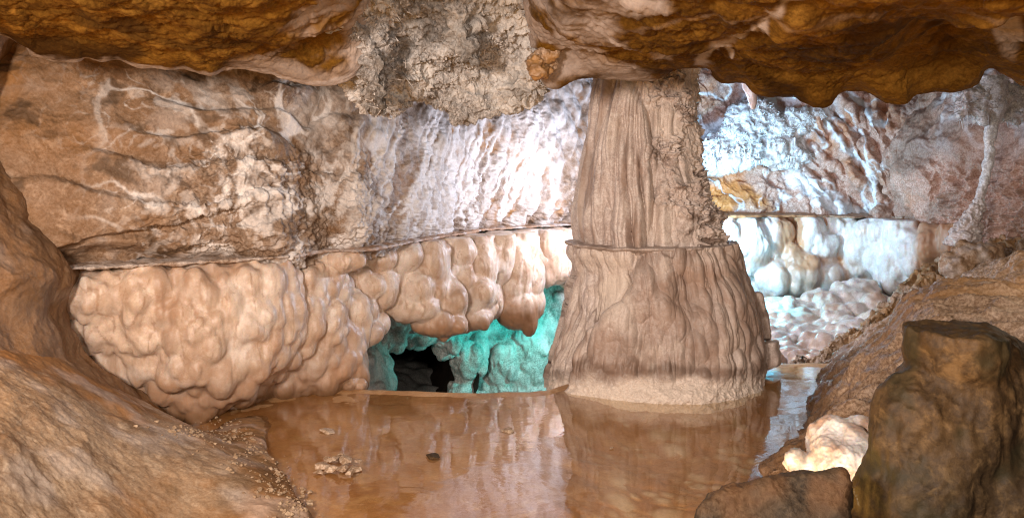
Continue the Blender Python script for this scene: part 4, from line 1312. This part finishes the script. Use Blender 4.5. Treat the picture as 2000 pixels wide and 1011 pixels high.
def build_right_flowstone():
    root = thing('flowstone_cascade', 'bright white and orange flowstone lobes hanging under the far ledge, right of the column', 'flowstone', at(1580, 430, 10.2))
    b = []
    for x, y, Y, rx, ry in [(1400, 480, 10.0, 70, 75), (1455, 480, 9.9, 50, 66), (1500, 470, 10.0, 46, 60), (1440, 560, 10.1, 60, 60), (1545, 460, 10.15, 34, 56),
                            (1510, 545, 9.8, 42, 48), (1560, 535, 9.75, 44, 56), (1605, 540, 9.8, 46, 52), (1640, 550, 9.95, 28, 44), (1580, 570, 9.9, 60, 34),
                            (1582, 455, 9.8, 30, 44), (1600, 480, 9.75, 34, 36), (1625, 450, 9.85, 26, 40), (1655, 470, 9.8, 32, 50), (1675, 500, 9.7, 38, 56), (1660, 520, 9.7, 28, 40),
                            (1705, 465, 9.5, 40, 40), (1730, 500, 9.3, 30, 60), (1725, 450, 9.3, 30, 26), (1765, 465, 9.0, 36, 46), (1790, 495, 8.8, 38, 50), (1825, 475, 8.6, 36, 40), (1858, 462, 8.4, 28, 30), (1760, 520, 9.0, 40, 40),
                            (1700, 560, 9.9, 30, 30), (1680, 575, 10.0, 24, 30)]:
        b.append(ell(x, y, Y + .2, rx, ry, (rx + ry) * .5))
    b.append(ell(1600, 480, 10.7, 240, 110, 70))
    V, Q = blobs_mesh(b, .017, .05, bulbs=240, rb=(.05, .14), stretch=1.3, seed=71, sink=.5, k2=.025)
    V = flow_detail(V, Q, .008, 1000, cell=6, camp=.014)
    top = LEDGE_Z
    V[:, 2] = np.where(V[:, 2] > top, top + (V[:, 2] - top) * .05, V[:, 2])
    px, py = proj(V)
    orr = sst(1500, 1530, px) * (1 - sst(1560, 1575, px)) * (1 - sst(490, 510, py))
    orr = np.maximum(orr, .8 * np.exp(-((py - 510) / 14) ** 2) * sst(1460, 1480, px) * (1 - sst(1640, 1660, px)))
    orr = np.maximum(orr, sst(1770, 1800, px))
    orr = np.maximum(orr, .7 * np.exp(-((px - 1420) / 14) ** 2))
    S = np.stack([V[:, 0], V[:, 1], V[:, 2] * .35], 1)
    orr = np.clip(orr + .75 * sst(.0, .45, fbm(S, 2.2, 4, 1005)), 0, 1)
    obj('lobes', V, Q, M['white'], root, np.stack([.4 * (1 - orr), orr * .85, 0 * orr], 1))
    # thin shelf on top
    xs = [1380, 1440, 1500, 1560, 1620, 1680, 1740, 1800, 1860, 1900]
    yb = [421, 420, 420, 420, 421, 422, 425, 427, 428, 430]
    Yd = [9.7, 9.55, 9.6, 9.65, 9.55, 9.45, 9.4, 9.1, 8.9, 8.8]
    rows = []
    for dY, dz in ((1.1, .025), (.6, .02), (.32, .012), (.28, .002), (.29, -.012), (.5, -.02)):
        r = []
        for x, Y0 in zip(xs, Yd):
            Y = Y0 + dY
            X = (x - CX) / F * Y0
            r.append((CX + X / Y * F, HZ + (CAMZ - LEDGE_Z - .01 - dz) / Y * F, Y))
        rows.append(r)
    V, Q, px, py = loft(rows, 300, 60)
    V = push(V, Q, .015 * fbm(V, 8, 3, 1010)) + np.stack([0 * px, .09 * fbm(np.stack([px / 40, 0 * px, 0 * px], 1), 1, 3, 16), 0 * px], 1)
    obj('shelf', V, Q, M['shelf'], root, np.stack([0 * px, .8 * sst(1800, 1500, px), 0 * px], 1))
    # pale blue rounded knobs on the floor below
    b = []
    r = np.random.RandomState(17)
    for k in range(90):
        u, v = r.rand(), r.rand()
        x = 1440 + 270 * u
        y = 590 + 140 * v - 60 * max(0, u - .6)
        b.append(ell(x, y, 9.6 - 2.0 * v - .4 * u, 28 + 16 * r.rand(), 22 + 14 * r.rand()))
    V, Q = blobs_mesh(b, .014, .06, bulbs=200, rb=(.05, .11), stretch=.9, seed=81, sink=.5, k2=.02)
    V = push(V, Q, .012 * fbm(V, 10, 3, 1020))
    o = obj('mammillary_flowstone', V, Q, M['white'], mask=np.stack([0 * V[:, 0], .45 * sst(.0, .5, fbm(V, 1.8, 3, 1022)), 0 * V[:, 0]], 1), origin=at(1560, 700, 8.2))
    tag(o, 'pale blue rounded cobble-like flowstone sloping down behind the pool rim', 'flowstone')


def build_crystals():
    # frost of crystals on the right wall
    b = [ell(x, y, 10.45, rx, ry, 16) for x, y, rx, ry in [(1470, 235, 50, 40), (1500, 295, 60, 26), (1430, 305, 60, 26), (1560, 235, 36, 22), (1540, 305, 40, 20), (1400, 320, 30, 16), (1385, 290, 24, 24), (1520, 255, 40, 26), (1440, 270, 40, 26), (1590, 225, 20, 12)]]
    root = thing('crystal_cluster', 'sparkling blue-white crystal cluster on the far wall right of the column', 'crystals', at(1480, 330, 10.4))
    V2, Q2 = blobs_mesh(b, .02, .08, bulbs=160, rb=(.05, .12), stretch=1.0, seed=91, sink=.4, k2=.03)
    V2 = push(V2, Q2, .05 * fbm(V2, 5, 4, 1030) + .03 * (ridged(V2, 10, 3, 1031) - .5))
    obj('crust', V2, Q2, M['crystal'], root, np.stack([0 * V2[:, 0], .35 * sst(0, .5, fbm(V2, 3, 3, 3)), .0 * V2[:, 0]], 1))
    N2 = vnormals(V2, Q2)
    f2 = (N2[:, 1] < .1) & (perlin(V2 * 3.0, 44) > -.1)
    V, Q = spray(V2[f2], N2[f2], 1400, .034, .009, 20, bend=.2, seg=3, down=.2)
    o = obj('spikes', V, Q, M['crystal'], root)
    o['kind'] = 'stuff'
    # icicle fringe under it
    r = np.random.RandomState(23)
    P, R = [], []
    for k in range(44):
        x = 1366 + 195 * r.rand()
        y = 316 + 16 * r.normal() - 14 * abs(x - 1460) / 100
        p = np.array(at(x, y - 8, 10.26))
        L = .04 + .11 * r.rand() ** 2
        P.append(p + np.array([0, 0, -L])[None] * np.linspace(0, 1, 5)[:, None])
        R.append((.012 + .016 * r.rand()) * np.linspace(1, .1, 5) ** 1.3)
    V, Q = tubes(P, R, 7)
    o = obj('icicle_fringe', V, Q, M['crystal'], root)
    o['kind'] = 'stuff'
    # sharp stalactite under the right overhang
    prof = np.array([(1461, 150, 18), (1464, 168, 15), (1467, 185, 10), (1469, 200, 6), (1470, 213, 2)], float)
    W = crmat(5, 60)
    q = W @ prof
    P = unproj(q[:, 0], q[:, 1], np.full(60, 8.0))
    V, Q = tubes([P], [q[:, 2] * 8.0 / F], 40)
    V = push(V, Q, .02 * fbm(np.stack([V[:, 0], V[:, 1], V[:, 2] * .2], 1), 10, 3, 1040))
    o = obj('stalactite', V, Q, M['white'], mask=np.stack([0 * V[:, 0], .35 + 0 * V[:, 0], 0 * V[:, 0]], 1), origin=at(1461, 150, 8.0))
    tag(o, 'short pointed stalactite in the gap between the column and the scalloped overhang', 'stalactite')
    # thin stalactite-column at far right with a frosty crown
    root = thing('thin_stalactite', 'thin pale stalactite with a frosty crown reaching down to the right bank', 'stalactite', at(1890, 470, 7.5))
    prof = np.array([(1930, 150, 34), (1932, 185, 34), (1938, 215, 26), (1938, 240, 13), (1935, 270, 10), (1931, 300, 9), (1928, 330, 8), (1922, 355, 9), (1915, 380, 10), (1908, 405, 13), (1898, 430, 20), (1888, 455, 27), (1880, 485, 36)], float)
    W = crmat(len(prof), 360)
    q = W @ prof
    P = unproj(q[:, 0], q[:, 1], np.full(360, 7.5))
    V, Q = tubes([P], [q[:, 2] * 7.5 / F], 90)
    V = push(V, Q, .025 * fbm(V, 7, 4, 1050) + .03 * (ridged(V, 12, 4, 1052) - .5) * sst(1.55, 1.15, V[:, 2]))
    obj('shaft', V, Q, M['crystal'], root, np.stack([0 * V[:, 0], .35 * sst(1.6, 1.2, V[:, 2]), .0 * V[:, 0]], 1))
    b = [ell(x, y, 7.5, rx, ry) for x, y, rx, ry in [(1900, 185, 26, 20), (1930, 190, 30, 26), (1960, 185, 22, 24), (1890, 205, 16, 18), (1915, 215, 18, 20), (1985, 215, 24, 20), (2000, 190, 20, 20)]]
    V, Q = blobs_mesh(b, .012, .04, bulbs=60, rb=(.03, .06), seed=93, k2=.02)
    V = push(V, Q, .04 * fbm(V, 7, 4, 1056))
    N = vnormals(V, Q)
    obj('crown', V, Q, M['crystal'], root, np.stack([0 * V[:, 0], .3 * sst(0, .4, fbm(V, 5, 3, 2)), .2 * sst(0, .4, fbm(V, 6, 3, 7))], 1))
    T, TQ = spray(V, N, 700, .06, .006, 33, bend=.5, seg=4, down=.4)
    o = obj('crystal_spikes', T, TQ, M['crystal'], root)
    o['kind'] = 'stuff'


# ================================================================== ground and water
POOL_FAR = [(300, 800), (450, 772), (560, 764), (700, 762), (800, 766), (900, 770), (1000, 768), (1070, 765), (1130, 745), (1300, 715), (1480, 711), (1560, 711), (1640, 712), (1720, 716)]


def build_ground():
    # left mud bank
    rows = []
    top = [(-700, 560, 2.9), (-350, 600, 3.4), (-100, 640, 3.75), (60, 680, 4.0), (180, 735, 4.35), (290, 790, 4.7), (370, 838, 4.9), (450, 812, 5.35), (540, 785, 5.7)]
    shore = [(-700, 1800, 1.0), (-350, 1700, 1.2), (-50, 1500, 1.6), (180, 1320, 2.2), (400, 1200, 2.78), (600, 1060, 3.33), (585, 960, 3.87), (520, 880, 4.44), (560, 800, 5.3)]
    rows.append([(x, y - 20, Y + .5) for x, y, Y in top])
    for f in (0, .12, .28, .46, .64, .80, .92, 1.0):
        r = []
        for (x0, y0, Y0), (x1, y1, Y1) in zip(top, shore):
            p = at(x0, y0, Y0).lerp(at(x1, y1, Y1), f)
            p.z += .07 * math.sin(f * math.pi) * min(1, abs(Y0 - Y1))
            if f == 1:
                p.z = min(p.z, -.06)
            r.append((CX + p.x / p.y * F, HZ - (p.z - CAMZ) / p.y * F, p.y))
        rows.append(r)
    V, Q, px, py = loft(rows, 700, 620)
    d = .035 * fbm(V, 1.5, 3, 1100) + .006 * fbm(V, 6, 3, 1103)
    V = push(V, Q, d)
    f1, f2 = worley(warp(V, .02, 8), 26, 13)
    rough = sst(-.3, .4, fbm(V, 1.6, 3, 1105))
    d = .003 * (.5 - f1) * rough + .003 * fbm(V, 24, 4, 1107) + .003 * (ridged(V, 7, 3, 1109) - .6)
    V = push(V, Q, d)
    rust = .8 * sst(.30, .02, V[:, 2] + .2 * fbm(V, 3, 3, 1111))
    rust = np.maximum(rust, .8 * (1 - sst(14, 50, seg_dist(px, py, [(-50, 640), (0, 655), (150, 740), (260, 800)]) + 24 * fbm(V, 5, 3, 1113))))
    gr = .75 * sst(.16, .0, V[:, 2] + .10 * fbm(V, 4, 3, 1115)) * sst(-.3, .2, fbm(V, 9, 3, 1117))
    gr = np.maximum(gr, .4 * sst(.2, .6, fbm(V, 7, 3, 1118)))
    struct(obj('mud_bank', V, Q, M['bank'], mask=np.stack([.25 * sst(.0, .5, fbm(V, 3, 3, 1119)), rust, gr], 1)))

    # pool bed: shallow at left, deeper and pebbly in front of the column
    n, mrow = 560, 520
    xs = np.linspace(280, 1740, n)
    fy = poly_y(POOL_FAR, xs)
    Yf = CAMZ * F / (fy - HZ)
    t = np.linspace(0, 1, mrow)[:, None]
    Xf = (xs - CX) / F * Yf
    Xn = np.linspace(-2.4, 2.6, n)
    Pn = np.stack([Xn, np.full(n, 1.9)], 1)
    X = Xf[None] * (1 - t) + Pn[None, :, 0] * t
    Y = Yf[None] * (1 - t) + Pn[None, :, 1] * t
    V = np.stack([X.ravel(), Y.ravel(), 0 * X.ravel()], 1)
    px, py = proj(V)
    e = (t * np.ones_like(X)).ravel()
    deep = sst(1030, 1260, px + 30 * fbm(V, 2, 3, 1129)) * sst(745, 850, py)
    z = -.004 - .020 * sst(785, 860, py) - .17 * deep + .011 * fbm(V, 2.5, 4, 1130)
    f1, f2 = worley(warp(V, .03, 5), 10, 15)
    g1, g2 = worley(warp(V, .05, 3), 5.5, 16)
    f1 = np.where(fbm(V, 2.2, 3, 1131) > 0, f1, g1)
    z += deep * (.014 * np.sqrt(np.clip(.7 - f1, 0, 1)))
    terr = np.stack([V[:, 0] * 1.0 + .4 * V[:, 1], V[:, 1] * 2.0, 0 * e], 1)
    rim = sst(.035, .0, e)
    z = z * (1 - rim) + rim * (.010 + .006 * fbm(V, 5, 3, 1135))
    V[:, 2] = z
    # outer face of the rimstone dam
    up = V.reshape(mrow, n, 3)[0]
    drops = [up + np.array([0, .05, -.03]), up + np.array([0, .10, -.25]), up + np.array([0, .14, -.7]), up + np.array([0, .18, -1.25])]
    A = np.concatenate([np.stack(drops[::-1]), V.reshape(mrow, n, 3)])
    Vb = A.reshape(-1, 3)
    cal = sst(-.1, .3, .5 - np.concatenate([np.full(4 * n, 9), f1])) * .9 * np.concatenate([np.zeros(4 * n), deep * sst(-.4, .3, fbm(V, 3, 3, 1137))])
    struct(obj('pool_bed', Vb, grid_q(mrow + 4, n), M['bed'], mask=np.stack([cal, 0 * cal, 0 * cal], 1)))

    # water sheet
    n, mrow = 160, 60
    xs = np.linspace(280, 1740, n)
    Yf = CAMZ * F / (poly_y(POOL_FAR, xs) - HZ) - .01
    t = np.linspace(0, 1, mrow)[:, None]
    X = ((xs - CX) / F * Yf)[None] * (1 - t) + np.linspace(-2.4, 2.6, n)[None] * t
    Y = Yf[None] * (1 - t) + 1.9 * t
    V = np.stack([X.ravel(), Y.ravel(), 0 * X.ravel()], 1)
    struct(obj('water', V, grid_q(mrow, n), M['water']))


def chip(p, size, seed, flat=.35):
    r = np.random.RandomState(seed)
    bm = bmesh.new()
    for k in range(14):
        q = r.normal(size=3)
        q /= np.linalg.norm(q)
        bm.verts.new((q[0] * size, q[1] * size * .8, q[2] * size * flat))
    res = bmesh.ops.convex_hull(bm, input=bm.verts)
    bmesh.ops.delete(bm, geom=[g for g in res['geom_interior'] if isinstance(g, bmesh.types.BMVert)], context='VERTS')
    bmesh.ops.triangulate(bm, faces=bm.faces)
    bmesh.ops.recalc_face_normals(bm, faces=bm.faces)
    bm.verts.index_update()
    V = np.array([v.co[:] for v in bm.verts])
    T = np.array([[v.index for v in f.verts] for f in bm.faces])
    bm.free()
    a = r.rand() * 6.28
    ca, sa = math.cos(a), math.sin(a)
    V = np.stack([V[:, 0] * ca - V[:, 1] * sa, V[:, 0] * sa + V[:, 1] * ca, V[:, 2] + .3 * (r.rand() - .5) * V[:, 0]], 1)
    return V + np.array(p), T


def build_chips():
    pile = [(630, 905, .05), (655, 896, .045), (675, 902, .05), (690, 912, .05), (648, 915, .05), (668, 918, .045), (640, 892, .035), (665, 888, .03), (700, 905, .03), (622, 918, .03), (684, 922, .04)]
    look = ['pale flat chip at the left end of the rubble pile in the pool', 'upright pale chip at the back of the rubble pile in the pool', 'tilted pale chip in the middle of the rubble pile in the pool',
            'pale chip at the right side of the rubble pile in the pool', 'broad chip at the front left of the rubble pile in the pool', 'chip at the front of the rubble pile in the pool',
            'small chip behind the left end of the rubble pile in the pool', 'small chip topmost at the back of the rubble pile in the pool', 'smallest chip at the far right of the rubble pile in the pool',
            'small low chip left of the rubble pile in the pool', 'chip nearest the viewer on the right of the rubble pile in the pool']
    for k, ((x, y, sz), lb) in enumerate(zip(pile, look)):
        Y = CAMZ * F / (y + 8 - HZ)
        p = at(x, y, Y)
        V, T = chip((p.x, p.y, .012 + .012 * (k % 3)), sz, 100 + k, .4)
        o = obj('stone_chip', V, T, M['chip'], mask=np.zeros((len(V), 3)), origin=(p.x, p.y, 0), smooth=False)
        tag(o, lb, 'stone chip', 'stone chips piled in the pool')
    for k, (x, y, sz, lb) in enumerate([(640, 843, .06, 'flat pale stone chip lying alone in the pool in front of the cascade foot'), (845, 892, .055, 'dark thin stone flake lying in the middle of the pool'),
                                        (992, 842, .05, 'pale yellowish stone chip in the pool left of the column'), (1195, 876, .02, 'tiny pale chip in the water in front of the column'),
                                        (366, 833, .035, 'pale chip on the bank at the tip of the cream cascade')]):
        Y = CAMZ * F / (y - HZ)
        p = at(x, y, Y)
        V, T = chip((p.x, p.y, .006), sz, 200 + k, .25)
        tag(obj('stone_chip', V, T, M['stump'] if k == 1 else M['chip'], mask=np.zeros((len(V), 3)), origin=(p.x, p.y, 0), smooth=False), lb, 'stone chip')
    # gravel along the bank edge
    from mathutils.bvhtree import BVHTree
    bk = bpy.data.objects['mud_bank'].data
    co = np.zeros(len(bk.vertices) * 3, np.float32)
    bk.vertices.foreach_get('co', co)
    tree = BVHTree.FromPolygons([tuple(c) for c in co.reshape(-1, 3)[:].tolist()], [tuple(p.vertices) for p in bk.polygons])
    r = np.random.RandomState(29)
    VV, TT, n = [], [], 0
    line = [(385, 842), (450, 822), (485, 850), (525, 880), (575, 925), (605, 975), (615, 1030)]
    k = 0
    while k < 800:
        i = r.randint(len(line) - 1)
        f = r.rand()
        x = line[i][0] * (1 - f) + line[i + 1][0] * f + r.normal() * 10 - abs(r.normal()) * 55
        y = line[i][1] * (1 - f) + line[i + 1][1] * f + r.normal() * 10
        k += 1
        if perlin(np.array([[x / 60, y / 30, 0]]), 3)[0] < -.12 and r.rand() < .8:
            continue
        d = (at(x, y, 1.0) - Vector((0, 0, CAMZ))).normalized()
        hit = tree.ray_cast(Vector((0, 0, CAMZ)), d)
        p = hit[0] if hit[0] is not None else None
        w = at(x, y, CAMZ * F / (y - HZ))
        if p is None or p.y > w.y:
            if r.rand() < .6:
                continue
            p = w
        V, T = chip((p.x, p.y, p.z + .002), .004 + .016 * r.rand() ** 3, 1000 + k, .6)
        VV.append(V)
        TT.append(T + n)
        n += len(V)
    o = obj('gravel', np.concatenate(VV), np.concatenate(TT), M['bank'], mask=None, smooth=False)
    o['kind'] = 'stuff'


build_left_wall()
build_right_wall()
build_near_left_wall()
build_ground()
build_slope()
build_grotto()
build_left_overhang()
build_right_overhang()
build_boss()
build_left_flowstone()
build_curtain()
build_column()
build_right_flowstone()
build_crystals()
build_blocks()
build_stump()
build_mound()
build_chips()
